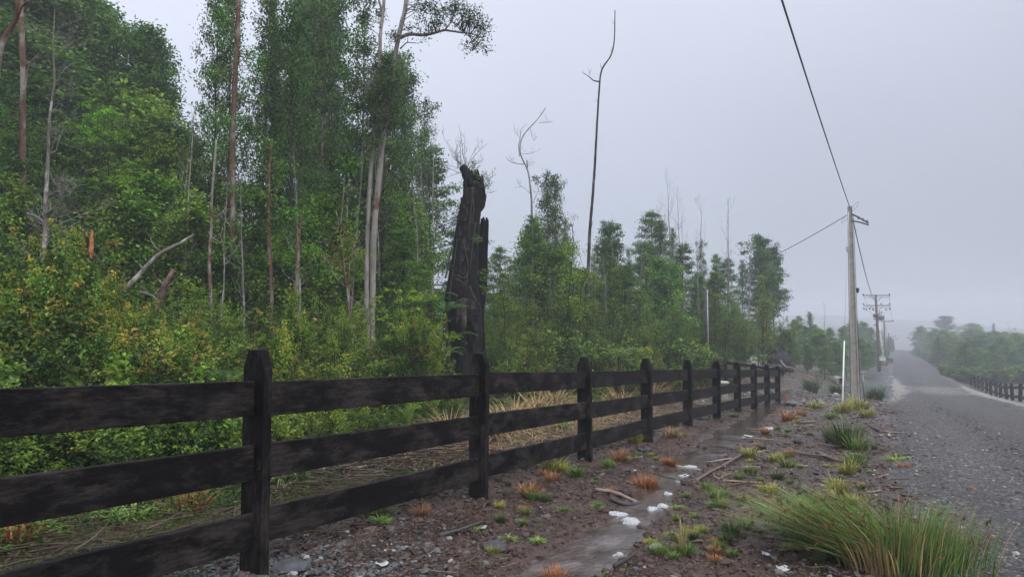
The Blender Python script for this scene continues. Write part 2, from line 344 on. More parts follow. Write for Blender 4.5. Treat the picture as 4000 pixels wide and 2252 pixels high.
def mat_road():
    t = NT('road_gravel'); v = t.coord('Object'); n1 = t.noise(t.coord('Object', (1, .16, 1)), 1.3, 6, .65); n2 = t.noise(v, 25, 5, .7); vo = t.voro(v, 26); vo2 = t.voro(v, 60)
    bw = t.n('ShaderNodeSeparateColor'); t.l(vo2, 'Color', bw, 0); bw1 = t.n('ShaderNodeSeparateColor'); t.l(vo, 'Color', bw1, 0)
    a = t.ramp(bw, 0, (.1, (.037, .0355, .036)), (.7, (.066, .0635, .064)), (.97, (.17, .165, .16)))
    a2 = t.ramp(bw1, 0, (.0, (.75, .75, .75)), (.85, (1.0, 1.0, 1.0)), (.93, (1.9, 1.85, 1.8))); c = t.mix(1.0, (a, 0), (a2, 0), 'MULTIPLY')
    b = t.ramp(n1, 'Fac', (.35, (.70, .69, .70)), (.65, (1.25, 1.24, 1.22))); c = t.mix(1.0, c, (b, 0), 'MULTIPLY')
    z = t.n('ShaderNodeAttribute', attribute_name='zone'); sp = t.n('ShaderNodeSeparateColor'); t.l(z, 'Color', sp, 0)
    vs = t.coord('Object', (1, .35, 1)); n5 = t.noise(vs, 6, 4, .65)
    pf = t.math('ADD', (sp, 0), (t.ramp(n5, 'Fac', (.38, (-.9,) * 3), (.62, (.35,) * 3)), 0)); pf = (t.ramp(pf[0], 0, *ramp1(.45, .7)), 0)
    pale = t.ramp(bw, 0, (.1, (.09, .088, .08)), (.9, (.33, .315, .285))); c = t.mix(pf, c, (pale, 0)); c = t.mix((t.math('MULTIPLY', (sp, 1), .22)[0], 0), c, (.030, .029, .029))
    r = t.ramp(n1, 'Fac', (.35, (.6,) * 3), (.6, (.8,) * 3)); t.set(Base_Color=c, Roughness=(r, 0)); t.bs.inputs['Specular IOR Level'].default_value = .22
    h = t.math('ADD', (n2, 'Fac'), t.math('MULTIPLY', (vo2, 'Distance'), -.9)); t.bump(h, .8, .015); return t.m
def mat_water():
    t = NT('stream_water'); v = t.coord('Object', (1, .5, 1)); n = t.noise(v, 26, 5, .65); n2 = t.noise(v, 7, 6, .7)
    c = t.ramp(n2, 'Fac', (.38, (.030, .022, .019)), (.5, (.065, .042, .034)), (.66, (.13, .105, .095)))
    t.set(Base_Color=(c, 0), Roughness=.09); t.bs.inputs['Specular IOR Level'].default_value = 1.0; t.bs.inputs['IOR'].default_value = 1.5
    t.bump((n, 'Fac'), .5, .008); return t.m
M['ground'] = mat_ground(); M['road'] = mat_road(); M['water'] = mat_water()
M['concrete'] = mat_plain('pole_concrete', (.25, .235, .205), .8, .22, 5, bump=.3)
M['wood_pole'] = mat_plain('pole_wood', (.10, .085, .07), .8, .35, 6, bump=.4)
M['steel'] = mat_plain('galvanised_steel', (.30, .31, .32), .5, .15, 10, .4)
M['white_pvc'] = mat_plain('white_conduit', (.62, .63, .62), .5, .08, 10)
M['cable'] = mat_plain('black_cable', (.02, .02, .022), .5, .2, 10)
M['dark_metal'] = mat_plain('dark_metal', (.035, .035, .04), .5, .2, 10)
M['box_grey'] = mat_plain('box_grey', (.42, .42, .38), .6, .12, 10)
M['ceramic'] = mat_plain('insulator', (.06, .045, .045), .35, .2, 10)
M['red'] = mat_plain('red_paint', (.35, .03, .02), .5)

# ------------------------------------------------------------------ ground sheets
def axis_list(a, b, f):
    v = [a]
    while v[-1] < b: v.append(v[-1] + f(v[-1]))
    return np.array(v)
def grid(xs, ys):
    X, Y = np.meshgrid(xs, ys); n, m = X.shape; i = np.arange(n - 1)[:, None] * m + np.arange(m - 1)[None]
    return X.ravel(), Y.ravel(), np.stack([i, i + 1, i + m + 1, i + m], -1).reshape(-1, 4)
def build_ground():
    def fx(v): return .04 if -6 < v < 1.5 else (.08 if -14 < v < 6 else min(8, .08 + .05 * max(-14 - v, v - 6, 0)))
    def fy(v): return .5 if v < 0 else max(.033, .0062 * v)
    xs = axis_list(-330, 330, fx); ys = np.concatenate([np.linspace(-45, 1.4, 60)[:-1], axis_list(1.4, 820, fy)])
    x, y, Q = grid(xs, ys); z = ground(x, y)
    n = fbm(x / 1.3, y / 1.3, 3, 101); n2 = fbm(x / 4, y / 4, 3, 111)
    grav = np.clip(ss(-.6, 1.2, x + .35 * n) * .55 + ss(3, 0, y - 1.6) * ss(-1.2, -2.6, x) * ss(-6, -3.4, x) * .95 + ss(5.5, 8.5, x) * 0, 0, 1)
    grav = np.clip(grav + .5 * ss(30, 60, y) * ss(-8, -3, x), 0, .85)
    moss = np.clip(ss(-3.2, -4.2, x) * (.38 + .5 * n2) + ss(-12, -20, x) * .5 + .42 * ss(-.35, .5, n) * ss(24, 34, y) * ss(.2, -1, x) + .6 * ss(9, 14, x) * ss(60, 90, y), 0, 1)
    straw = np.exp(-((x + 5.2) / 2.0) ** 2 - ((y - 12) / 4.0) ** 2)
    lit = np.clip(ss(-3.3, -4.0, x) * .42 + straw * .8 + .42 * ss(.0, .6, n2) * ss(26, 40, y) + .4 * ss(5.6, 7, x) + .2 * ss(-5, -8, x), 0, 1)
    me = mesh('ground', np.stack([x, y, z], 1), Q, M['ground'], True, vcol=np.stack([grav, moss, lit], 1))
    return tag(link('ground', me), kind='structure')
build_ground()
def build_road():
    ys = axis_list(-42, 233, lambda v: max(.06, .008 * abs(v)) if v > 1 else .3); us = np.linspace(-1, 1, 90)
    U, Y = np.meshgrid(us, ys); hw = road_hw(Y) + .45 + .28 * fbm(Y / 1.1, U * 0, 3, 7) + .0 * U
    X = road_c(Y) + U * hw; x, y = X.ravel(), Y.ravel(); u = U.ravel()
    edge = ss(.80, 1.0, np.abs(u)); Z = macro(x, y) + .030 + .035 * (1 - u * u) + .006 * fbm(x / .12, y / .12, 2, 61) - .022 * np.exp(-((np.abs(u) - .42) / .12) ** 2) - edge * .10 + edge * .03 * fbm(x / .25, y / .25, 3, 5)
    n, m = X.shape; i = np.arange(n - 1)[:, None] * m + np.arange(m - 1)[None]; Q = np.stack([i, i + 1, i + m + 1, i + m], -1).reshape(-1, 4)
    pale = 1.05 * ss(.5, .85, u) * ss(20, 30, y) * (1 - ss(62, 80, y)) + .85 * ss(-.55, -.95, u) * ss(30, 42, y) * (1 - ss(70, 90, y)) + .38 * ss(44, 54, y) * (1 - ss(60, 72, y))
    me = mesh('road', np.stack([x, y, Z], 1), Q, M['road'], True, vcol=np.stack([pale, np.exp(-((np.abs(u + .05 * fbm(y / 6, u * 0, 2, 3)) - .40) / .13) ** 2), pale * 0], 1))
    return tag(link('road', me), kind='structure')
build_road()
def ribbon(pts, half, step=.05, cross=21):
    P = np.array([(a, b) for a, b, *_ in pts]); H = np.array(half, float)
    d = np.concatenate([[0], np.cumsum(np.hypot(*np.diff(P, axis=0).T))]); s = np.arange(0, d[-1], step)
    x = np.interp(s, d, P[:, 0]); y = np.interp(s, d, P[:, 1]); h = np.interp(s, d, H)
    T = np.stack([np.gradient(x), np.gradient(y)], 1); T /= np.linalg.norm(T, axis=1, keepdims=True); N = np.stack([-T[:, 1], T[:, 0]], 1)
    u = np.linspace(-1, 1, cross); X = x[:, None] + N[:, :1] * u * h[:, None]; Y = y[:, None] + N[:, 1:] * u * h[:, None]
    n, m = X.shape; i = np.arange(n - 1)[:, None] * m + np.arange(m - 1)[None]
    return X, Y, np.stack([i, i + m, i + m + 1, i + 1], -1).reshape(-1, 4)
def build_stream():
    X, Y, Q = ribbon(STREAM, [p[2] * 1.25 + .27 for p in STREAM]); xc = np.repeat(X[:, 4:5], X.shape[1], 1); yc = np.repeat(Y[:, 4:5], X.shape[1], 1)
    poly_dist(X, Y, STREAM); Z = water_z(*_foot, X, Y)
    me = mesh('stream', np.stack([X.ravel(), Y.ravel(), Z.ravel()], 1), Q, M['water'], True); tag(link('stream', me), kind='structure')
    MBp = MB()
    for px, py, r in [(1720, 2085, .10), (3210, 1553, .5), (3130, 1545, .35), (3300, 1530, .35), (2960, 1540, .3), (3250, 1487, .5), (3480, 1505, .8), (3520, 1500, .7), (3450, 1535, .5), (3560, 1530, .6), (3500, 1470, .9), (3400, 1478, .9), (2930, 1735, .2), (3010, 1690, .25)]:
        gx, gy = gp(px, py); k = np.arange(28) / 28 * 2 * math.pi; rr = r * (1 + .35 * fbm(np.cos(k) * 2 + gx, np.sin(k) * 2 + gy, 2, 4))
        x = gx + rr * np.cos(k) * .9; y = gy + rr * np.sin(k) * 1.8; zz = float(macro(gx, gy)) + .008 + 0 * x
        zz = macro(x, y) * .5 + .5 * float(macro(gx, gy)) + .004
        MBp.add(np.stack([np.append(x, gx), np.append(y, gy), np.append(zz, float(macro(gx, gy)) + .006)], 1), T=[[28, q, (q + 1) % 28] for q in range(28)])
    tag(link('puddle_water', MBp.mesh('puddle_water', M['water'], True)), kind='structure')
build_stream()

# ------------------------------------------------------------------ the post-and-rail fence
PX, P0, PD = -3.2, 2.86, 2.515
def post_top_z(y): return CZ - float(np.interp(y, [-5, 0.3, 2.86, 5.4, 7.9, 10.4, 12.9, 15.4, 17.9, 20.5, 23, 25.5], [-.14, .03, .14, .255, .385, .51, .635, .77, .915, 1.07, 1.235, 1.40]))
def make_post_mesh(h, seed):
    # slab: .17 across the fence (x), .062 along it (y), head cut back on both edges
    r = random.Random(seed); D, T = .172, .064
    prof = [(-D / 2, -.3), (-D / 2, h - .105), (-D / 2 + .040, h), (D / 2 - .042, h), (D / 2, h - .11), (D / 2, -.3)]
    b = .004; rows = []
    for yy, k in ((-T / 2, b), (-T / 2 + b, 0), (T / 2 - b, 0), (T / 2, b)):
        rows.append([(px * (1 - k / (D / 2)) + r.uniform(-.0008, .0008), yy, pz - (k if pz > h - .01 else 0)) for px, pz in prof])
    V = np.array(rows).reshape(-1, 3); n = len(prof); Q = []
    for i in range(3):
        for j in range(n): Q.append([i * n + j, i * n + (j + 1) % n, (i + 1) * n + (j + 1) % n, (i + 1) * n + j])
    caps = [list(range(n))[::-1], [3 * n + j for j in range(n)]]
    return mesh('post', V, [np.array(Q), np.array(caps)], M['post'])
def make_rail_mesh(L, seed, hh=.198, tt=.040):
    # board along y, soft edges, slight sag and cupping
    r = random.Random(seed); k = 14; V = []; sag = r.uniform(-.006, .004)
    b = .004; sec = [(-tt / 2 + b, -hh / 2), (tt / 2 - b, -hh / 2), (tt / 2, -hh / 2 + b), (tt / 2, hh / 2 - b), (tt / 2 - b, hh / 2), (-tt / 2 + b, hh / 2), (-tt / 2, hh / 2 - b), (-tt / 2, -hh / 2 + b)]
    for i in range(k + 1):
        t = i / k; dz = sag * math.sin(math.pi * t) + r.uniform(-.0008, .0008); dx = .003 * math.sin(2.2 * t + seed)
        for a, c in sec: V.append((a + dx, (t - .5) * L, c + dz))
    n = 8; Q = [[i * n + j, i * n + (j + 1) % n, (i + 1) * n + (j + 1) % n, (i + 1) * n + j] for i in range(k) for j in range(n)]
    return mesh('rail', V, [np.array(Q), np.array([list(range(n))[::-1], [k * n + j for j in range(n)]])], M['rail'])
fence = empty('rail_fence', (PX, P0, 0))
tag(fence, 'dark stained timber post and three-rail fence running from the left foreground to the concrete pole', 'fence')
pr = random.Random(3)
posts = [P0 + PD * i for i in range(-2, 10)]
posts = [y + (pr.uniform(-.03, .03) if i > 2 else 0) for i, y in enumerate(posts)]
tops = [post_top_z(y) + (pr.uniform(-.006, .006)) for y in posts]
offs = (.175, .545, .915)
for i, (y, t) in enumerate(zip(posts, tops)):
    o = link('post', make_post_mesh(1.30, i), fence, (pr.uniform(-.006, .006), y - P0, t - 1.30)); o.rotation_euler = (pr.uniform(-.008, .008), pr.uniform(-.006, .006), pr.uniform(-.03, .03))
for i in range(len(posts) - 1):
    y0, y1, t0, t1 = posts[i], posts[i + 1], tops[i], tops[i + 1]
    for k, of in enumerate(offs):
        za, zb = t0 - of - .1 + pr.uniform(-.012, .012), t1 - of - .1 + pr.uniform(-.012, .012); L = y1 - y0 - .004
        o = link('rail', make_rail_mesh(math.hypot(L - .056, zb - za), i * 3 + k), fence, (0.004 + .002 * k, (y0 + y1) / 2 - P0, (za + zb) / 2)); o.rotation_euler = (math.atan2(zb - za, L), pr.uniform(-.02, .02), 0)

# fence on the far right of the road: one rail line per bay, dark, overgrown
f2 = empty('rail_fence', (8.25, 60, 0)); tag(f2, 'distant dark wooden rail fence on the right beyond the gravel road', 'fence')
q = random.Random(5); ysr = [y + q.uniform(-.2, .2) for y in np.arange(38, 90, 2.9)]
pz = [gz(8.3, y) for y in ysr]
for i, y in enumerate(ysr):
    o = link('post', make_post_mesh(1.18, 70 + i), f2, (0, y - 60, pz[i])); o.rotation_euler = (q.uniform(-.05, .05), q.uniform(-.06, .06), q.uniform(-.2, .2)); o.scale = (1.3, 2.2, 1.08)
for i in range(len(ysr) - 1):
    for zz in (.95, .35):
        a, b = Vector((0.03, ysr[i] - 60, pz[i] + zz + q.uniform(-.04, .04))), Vector((0.03, ysr[i + 1] - 60, pz[i + 1] + zz + q.uniform(-.04, .04)))
        o = link('rail', make_rail_mesh((b - a).length, 90 + i, .19, .07), f2, (a + b) / 2); o.rotation_euler = (math.atan2(b.z - a.z, b.y - a.y), 0, 0)

# side barrier behind the fence end: round rail with a brace and two wires
def P3(px, py, Z): return at(px, py, Z)
bar = empty('round_rail_barrier', P3(2836, 1440, 27)); tag(bar, 'black round-rail barrier with a diagonal brace behind the last fence posts', 'barrier')
def wpart(name, parent, P, R, mat, n=8, **k):
    b = MB(); b.tube([Vector(p) - parent.location for p in P], R, n, **k); return link(name, b.mesh(name, mat, True), parent)
wpart('post', bar, [P3(2835, 1560, 27), P3(2834, 1394, 27)], .075, M['post'])
wpart('rail', bar, [P3(2834, 1415, 27), P3(2920, 1426, 26), P3(3026, 1441, 25.6)], .05, M['post'])
wpart('brace', bar, [P3(2768, 1448, 25.2), P3(2832, 1421, 26.9)], .045, M['post'])
for dy in (0, 26): wpart('wire', bar, [P3(2690, 1384 + dy, 29), P3(2834, 1402 + dy, 27), P3(3018, 1434 + dy, 25.7)], .006, M['steel'], 5)

# ------------------------------------------------------------------ poles and wires
gx, gy = axis_xy(3330, 31); PB = Vector((gx, gy, gz(gx, gy))); PT = at(3319, 806, 31.0); PT.x, PT.y = PB.x + .03, PB.y
pole = empty('concrete_pole', PB); tag(pole, 'tall tapering concrete utility pole beside the gravel road with a bracket at its head', 'utility pole', 'utility poles along the road')
PHt = PT.z - PB.z
def concrete_body(h, w0, w1, face_rot):
    b = MB(); k = 22; V = []
    # I-shaped section: two flanges joined by a thinner web
    for i in range(k + 1):
        t = i / k; w_ = w0 + (w1 - w0) * t; d = w_ * .62; f = w_ * .17; g = d * .16; z = t * h - .3 * (1 - t)
        sec = [(-w_ / 2, -d / 2), (-w_ / 2 + f, -d / 2), (-w_ / 2 + f * 1.3, -d / 2 + g), (w_ / 2 - f * 1.3, -d / 2 + g), (w_ / 2 - f, -d / 2), (w_ / 2, -d / 2), (w_ / 2, d / 2), (w_ / 2 - f, d / 2), (w_ / 2 - f * 1.3, d / 2 - g), (-w_ / 2 + f * 1.3, d / 2 - g), (-w_ / 2 + f, d / 2), (-w_ / 2, d / 2)]
        V += [(a, c, z) for a, c in sec]
    n = 12; Q = [[i * n + j, i * n + (j + 1) % n, (i + 1) * n + (j + 1) % n, (i + 1) * n + j] for i in range(k) for j in range(n)]
    return mesh('shaft', V, [np.array(Q), np.array([[k * n + j for j in range(n)]])], M['concrete'])
sh = link('shaft', concrete_body(PHt, .37, .17, 0), pole); sh.rotation_euler = (0, 0, math.radians(YAW - 10))
hb = MB()
dirv = Vector((CR, SR, 0)); nrm = Vector((SR, -CR, 0))
for z in np.arange(PHt * .3, PHt * .95, .55): hb.tube([nrm * .07 + Vector((0, 0, z)), nrm * .115 + Vector((0, 0, z))], .014, 6)
link('bolt_holes', hb.mesh('bolt_holes', M['dark_metal']), sh.parent)
br = MB()
for z0, z1 in ((-.36, -.72), (-.66, -.80)):
    a = Vector((0, 0, PHt + z0)) + dirv * .05 + nrm * .08; e = Vector((0, 0, PHt + z1 - .05)) + dirv * .78 + nrm * .08
    br.tube([a, (a + e) / 2 + Vector((0, 0, .02)), e], .035, 6)
link('bracket', br.mesh('bracket', M['dark_metal']), pole)
il = MB()
for k in (.35, .55, .72): 
    c = Vector((0, 0, PHt - .42 - .42 * k)) + dirv * k + nrm * .08
    il.tube([c + Vector((0, 0, -.02)), c + Vector((0, 0, .03)), c + Vector((0, 0, .05)), c + Vector((0, 0, .12))], [.05, .055, .03, .02], 8)
link('insulator', il.mesh('insulator', M['ceramic'], True), pole)
def rel(p, o): return Vector(p) - o.location
lp = MB()
for k in range(2):
    pts = []
    for a in np.linspace(0, 1, 12):
        an = a * math.pi * 1.2; s_ = 1 if k == 0 else -1
        pts.append(Vector((0, 0, PHt - (.02 if k == 0 else .55))) + dirv * s_ * (.12 + .28 * math.sin(an)) + Vector((0, 0, .22 * math.sin(an * 1.3) * (1 if k == 0 else -1))))
    lp.tube(pts, .007, 5)
link('jumper_loop', lp.mesh('jumper_loop', M['cable'], True), pole)
def zpts(b, fx, zs, d): return [b + dirv * fx(z) + nrm * d + Vector((0, 0, z)) for z in zs]
O0 = Vector((0, 0, 0))
wpart('conduit', pole, [PB + p for p in zpts(O0, lambda z: -.20 + .035 * (z / PHt) * 3, np.linspace(PHt - .25, 3.0, 10), .05)], .013, M['white_pvc'], 6)
wpart('ground_cable', pole, [PB + p for p in zpts(O0, lambda z: .22 - .11 * (z / PHt), np.linspace(PHt - .35, .1, 12), .06)], .011, M['cable'], 6)
for nm, fx, z, mt in (('junction_box', -.185, PHt - (975 - 806) / 2700 * 31.2, 'box_grey'), ('junction_box', .21, PHt - (1135 - 806) / 2700 * 31.2, 'dark_metal')):
    b = MB(); p = dirv * fx + nrm * .07 + Vector((0, 0, z)); b.box(p, (.13, .09, .17)); b.box(p + Vector((0, 0, .1)), (.15, .11, .025)); b.tube([p + Vector((0, 0, -.16)), p], .015, 6)
    link(nm, b.mesh(nm, M[mt]), pole)
# stay wire with its white guard
sx, sy = axis_xy(3281, 26); sb = Vector((sx, sy, gz(sx, sy)))
stay = empty('stay_wire', sb); tag(stay, 'stay wire with a white guard tube slanting down from the concrete pole to the mud', 'stay wire')
top_att = PB + Vector((0, 0, PHt - .6)) - dirv * .1; gt = sb + (top_att - sb) * .30
wpart('wire', stay, [sb + (top_att - sb) * .28, top_att], .007, M['steel'], 5)
wpart('guard_tube', stay, [sb - (top_att - sb) * .01, gt], [.034, .026], M['white_pvc'], 8)
b = MB(); b.tube([rel(sb, stay) + Vector((0, 0, -.08)), Vector((.05, 0, .07)), Vector((-.03, .02, .12)), Vector((0, .02, .18))], .02, 6); link('anchor_eye', b.mesh('anchor_eye', M['steel'], True), stay)
# short stake
tx, ty = axis_xy(3372, 31.5); tb = Vector((tx, ty, gz(tx, ty))); stake = empty('marker_stake', tb); tag(stake, 'short grey leaning stake right beside the foot of the concrete pole', 'stake')
wpart('shaft', stake, [tb - Vector((0, 0, .2)), tb + Vector((-.06, .0, .6)), tb + Vector((-.12, 0, 1.27))], [.06, .055, .05], M['dead'], 7)
wpart('cap', stake, [tb + Vector((-.12, 0, 1.27)), tb + Vector((-.12, 0, 1.32))], [.07, .07], M['steel'], 8)
# twisted aerial cable
def twisted(name, P, rad, hel, per, mat, label, strands=3):
    P = [Vector(p) for p in P]; A = np.array(P); d = np.concatenate([[0], np.cumsum(np.linalg.norm(np.diff(A, axis=0), axis=1))])
    s = np.arange(0, d[-1], per / 7); C = np.stack([np.interp(s, d, A[:, k]) for k in range(3)], 1)
    T = np.gradient(C, axis=0); T /= np.linalg.norm(T, axis=1, keepdims=True); X = np.cross(T, [0, 0, 1]); X /= np.linalg.norm(X, axis=1, keepdims=True); Y = np.cross(X, T)
    b = MB(); o0 = P[-1]
    for q_ in range(strands):
        an = s / per * 2 * math.pi + q_ * 2 * math.pi / strands
        b.tube(C + hel * (np.cos(an)[:, None] * X + np.sin(an)[:, None] * Y) - np.array(o0), rad, 4)
    o = link(name, b.mesh(name, mat, True), None, o0); return tag(o, label, 'cable')
ca = []
for s_ in np.linspace(-16, PB.y, 60):
    z = float(np.interp(s_, [-16, -5, 3, 8, 11.2, 16.5, 24.5, PB.y], [5.9, 5.3, 5.03, 4.95, 4.94, 4.97, 5.09, PHt + PB.z - CZ - .06])); ca.append((-1.32 + (PB.x + 1.32) * (s_ + 16) / (PB.y + 16), s_, CZ + z))
_A = np.array(ca); _A[1:-1, 2] = np.convolve(np.pad(_A[:, 2], 2, mode='edge'), np.ones(5) / 5, 'valid')[1:-1]
twisted('overhead_cable', _A, .0085, .010, .30, M['cable'], 'thick twisted black cable crossing the sky overhead down to the concrete pole head')
# second pole, a wooden T with crossarms and transformer
gx, gy = axis_xy(3429, 86); PB2 = Vector((gx, gy, gz(gx, gy))); T2 = at(3419, 1150, 86); H2 = T2.z - PB2.z
p2 = empty('crossarm_pole', PB2); tag(p2, 'wooden utility pole with two pairs of crossarms, transformer and pale meter box', 'utility pole', 'utility poles along the road')
topo = Vector((-.2, 0, H2))
wpart('shaft', p2, [PB2 - Vector((0, 0, .4)), PB2 + topo * .5, PB2 + topo], [.21, .18, .13], M['wood_pole'], 10)
def arm(z, L, mat, nm='crossarm', th=.11, dy=-.16):
    b = MB(); b.box(Vector((-.2 * z / H2, 0, z)) + nrm * .16, (L, .10, th), R=np.array([[CR, -SR, 0], [SR, CR, 0], [0, 0, 1]])); return link(nm, b.mesh(nm, mat), p2)
mpx = 86 / 2700
arm(H2 - .1, 106 * mpx, M['wood_pole']); arm(H2 - .36, 102 * mpx, M['steel'], th=.07); arm(H2 - 1.36, 106 * mpx, M['wood_pole']); arm(H2 - 1.62, 100 * mpx, M['steel'], th=.07)
b = MB()
for z in (H2 - .2, H2 - 1.45):
    for s_ in (-1, 1): b.tube([Vector((-.2, 0, z - .75 )) + nrm * .16, Vector((-.2, 0, z)) + dirv * s_ * .75 + nrm * .16], .03, 5)
link('arm_brace', b.mesh('arm_brace', M['wood_pole']), p2)
for (fx_, z) in [(-1.62, H2 + .03), (1.62, H2 + .05), (-1.62, H2 - 1.16), (1.62, H2 - 1.14), (.55, H2 - 1.16), (-1.3, H2 - 1.85), (-.45, H2 - 1.85), (1.15, H2 - 1.85), (1.62, H2 - 1.75), (-.85, H2 - 1.75), (-1.6, H2 - 1.75)]:
    b = MB(); c = Vector((-.2, 0, z)) + dirv * fx_ + nrm * .16; s_ = 1 if z > H2 - 1.5 else 1.4
    b.tube([c - Vector((0, 0, .1 * s_)), c - Vector((0, 0, .06 * s_)), c, c + Vector((0, 0, .05)), c + Vector((0, 0, .12 * s_))], [.03, .09, .10, .05, .03], 8); link('insulator', b.mesh('insulator', M['ceramic'], True), p2)
b = MB(); zc = H2 - 2.75; c0 = Vector((-.15, 0, zc)) + dirv * .42 + nrm * .2
b.tube([c0 + Vector((0, 0, -.42)), c0 + Vector((0, 0, -.40)), c0 + Vector((0, 0, .38)), c0 + Vector((0, 0, .44))], [.28, .32, .32, .22], 16)
for a in range(10): b.box(c0 + Vector((math.cos(a * .63), math.sin(a * .63), 0)) * .36, (.03, .1, .6), R=np.array([[math.cos(a * .63), -math.sin(a * .63), 0], [math.sin(a * .63), math.cos(a * .63), 0], [0, 0, 1]]))
tf = link('transformer', b.mesh('transformer', M['steel'], True), p2)
for a in (-.12, .12):
    b = MB(); c = c0 + dirv * a + Vector((0, 0, .44)); b.tube([c, c + Vector((0, 0, .08)), c + Vector((0, 0, .16)), c + Vector((0, 0, .3))], [.06, .07, .05, .02], 8); link('bushing', b.mesh('bushing', M['ceramic'], True), tf)
b = MB()
for z in (-.9, -.2, .3): b.box(Vector((-.15, 0, zc + z - .1)) - dirv * .22 + nrm * .15, (.55, .12, .1), R=np.array([[CR, -SR, 0], [SR, CR, 0], [0, 0, 1]]))
b.box(Vector((-.15, 0, zc + .1)) - dirv * .35 + nrm * .15, (.3, .2, .45)); link('fuse_bracket', b.mesh('fuse_bracket', M['dark_metal']), p2)
wpart('conduit', p2, [PB2 + nrm * .25 + dirv * .10 + Vector((-.15, 0, H2 - 3.2)), PB2 + nrm * .25 + dirv * .2 + Vector((0, 0, 3)), PB2 + nrm * .25 + dirv * .45 + Vector((0, 0, .0))], .035, M['white_pvc'], 6)
wpart('conduit', p2, [PB2 + nrm * .25 + dirv * .18 + Vector((-.15, 0, H2 - 3.2)), PB2 + nrm * .25 + dirv * .34 + Vector((0, 0, 3)), PB2 + nrm * .25 + dirv * .6 + Vector((0, 0, .0))], .03, M['white_pvc'], 6)
b = MB(); b.box(nrm * .3 + dirv * .22 + Vector((0, 0, 1.55)), (.72, .22, .46), R=np.array([[CR, -SR, 0], [SR, CR, 0], [0, 0, 1]])); b.box(nrm * .3 + dirv * .22 + Vector((0, 0, 1.81)), (.8, .3, .05), R=np.array([[CR, -SR, 0], [SR, CR, 0], [0, 0, 1]])); link('meter_box', b.mesh('meter_box', M['box_grey']), p2)
# further poles
far_poles = [(3452, 1437, 1251, 128, 'distant wooden pole with a single crossarm after the transformer pole'), (3477, 1432, 1312, 185, 'left one of the last pair of poles nearly lost in fog'),
             (3486, 1432, 1322, 190, 'right one of the last pair of poles nearly lost in fog'), (3468, 1436, 1300, 160, 'thin pole without arms in the fog left of the last pair')]
FP = []
for px, pb, pt, Z, lab in far_poles:
    gx, gy = axis_xy(px, Z); B = Vector((gx, gy, gz(gx, gy))); T = at(px, pt, Z); H_ = T.z - B.z
    e = empty('wooden_pole', B); tag(e, lab, 'utility pole', 'utility poles along the road'); FP.append((B, H_))
    wpart('shaft', e, [B - Vector((0, 0, .3)), B + Vector((0, 0, H_))], [.2, .14], M['wood_pole'], 8)
    if px != 3468:
        b = MB(); b.box(Vector((0, 0, H_ - .15)) + (dirv * .6 if px == 3452 else Vector((0, 0, 0))) - dirv * 0, (2.6 if px != 3452 else 2.3, .14, .14), R=np.array([[CR, -SR, 0], [SR, CR, 0], [0, 0, 1]])); link('crossarm', b.mesh('crossarm', M['wood_pole']), e)
        for s_ in (-1, 1):
            b = MB(); c = Vector((0, 0, H_)) + dirv * (s_ * 1.05 + (.6 if px == 3452 else 0)); b.tube([c - Vector((0, 0, .1)), c, c + Vector((0, 0, .15))], [.04, .09, .03], 6); link('insulator', b.mesh('insulator', M['ceramic']), e)
# spans
def sagline(a, b, sag, n=16): return [a + (b - a) * (i / n) - Vector((0, 0, sag * 4 * (i / n) * (1 - i / n))) for i in range(n + 1)]
TP1 = PB + Vector((0, 0, PHt - .55)) + dirv * .12; TP2 = PB2 + Vector((-.2, 0, H2 - .55))
twisted('overhead_cable', sagline(TP1, TP2, 1.0, 30), .012, .014, .5, M['cable'], 'twisted black cable sagging from the concrete pole to the crossarm pole')
def span(a, b, sag, r_, lab, name='overhead_wire'):
    m = MB(); P = sagline(a, b, sag, 24); m.tube([p - a for p in P], r_, 4); return tag(link(name, m.mesh(name, M['cable'], True), None, a), lab, 'wire')
for k, (fx_, lab) in enumerate([(-1.62, 'left hanging wire from the crossarm pole back into the fog'), (1.62, 'right hanging wire from the crossarm pole back into the fog')]):
    span(PB2 + Vector((-.2, 0, H2)) + dirv * fx_ + nrm * .16, FP[0][0] + Vector((0, 0, FP[0][1])) + dirv * (fx_ * .65 + .6), 1.2, .014, lab)
span(FP[0][0] + Vector((0, 0, FP[0][1])), FP[1][0] + Vector((0, 0, FP[1][1])), 1.2, .02, 'thin far wire between the distant foggy poles')
# service pole in the trees and its line
gx, gy = axis_xy(2757, 32); SB = Vector((gx, gy, gz(gx, gy))); ST = at(2754, 1124, 32); SH = ST.z - SB.z
sp_ = empty('service_pole', SB); tag(sp_, 'slim dark service pole with a white conduit and small meter box among the trees', 'utility pole', 'utility poles along the road')
wpart('shaft', sp_, [SB - Vector((0, 0, .3)), SB + Vector((0, 0, SH))], [.055, .045], M['dark_metal'], 8)
wpart('conduit', sp_, [SB + nrm * .07 + dirv * .07 + Vector((0, 0, .1)), SB + nrm * .07 + dirv * .06 + Vector((0, 0, SH - .08))], .026, M['steel'], 8)
zb = at(2757, 1405, 32).z - SB.z
b = MB(); R3 = np.array([[CR, -SR, 0], [SR, CR, 0], [0, 0, 1]]); b.box(nrm * .13 + dirv * .05 + Vector((0, 0, zb)), (.24, .16, .40), R=R3); b.box(nrm * .13 + dirv * .05 + Vector((0, 0, zb + .21)), (.27, .2, .025), R=R3); b.box(nrm * .225 + dirv * .05 + Vector((0, 0, zb - .02)), (.19, .012, .3), R=R3)
link('meter_box', b.mesh('meter_box', M['box_grey']), sp_)
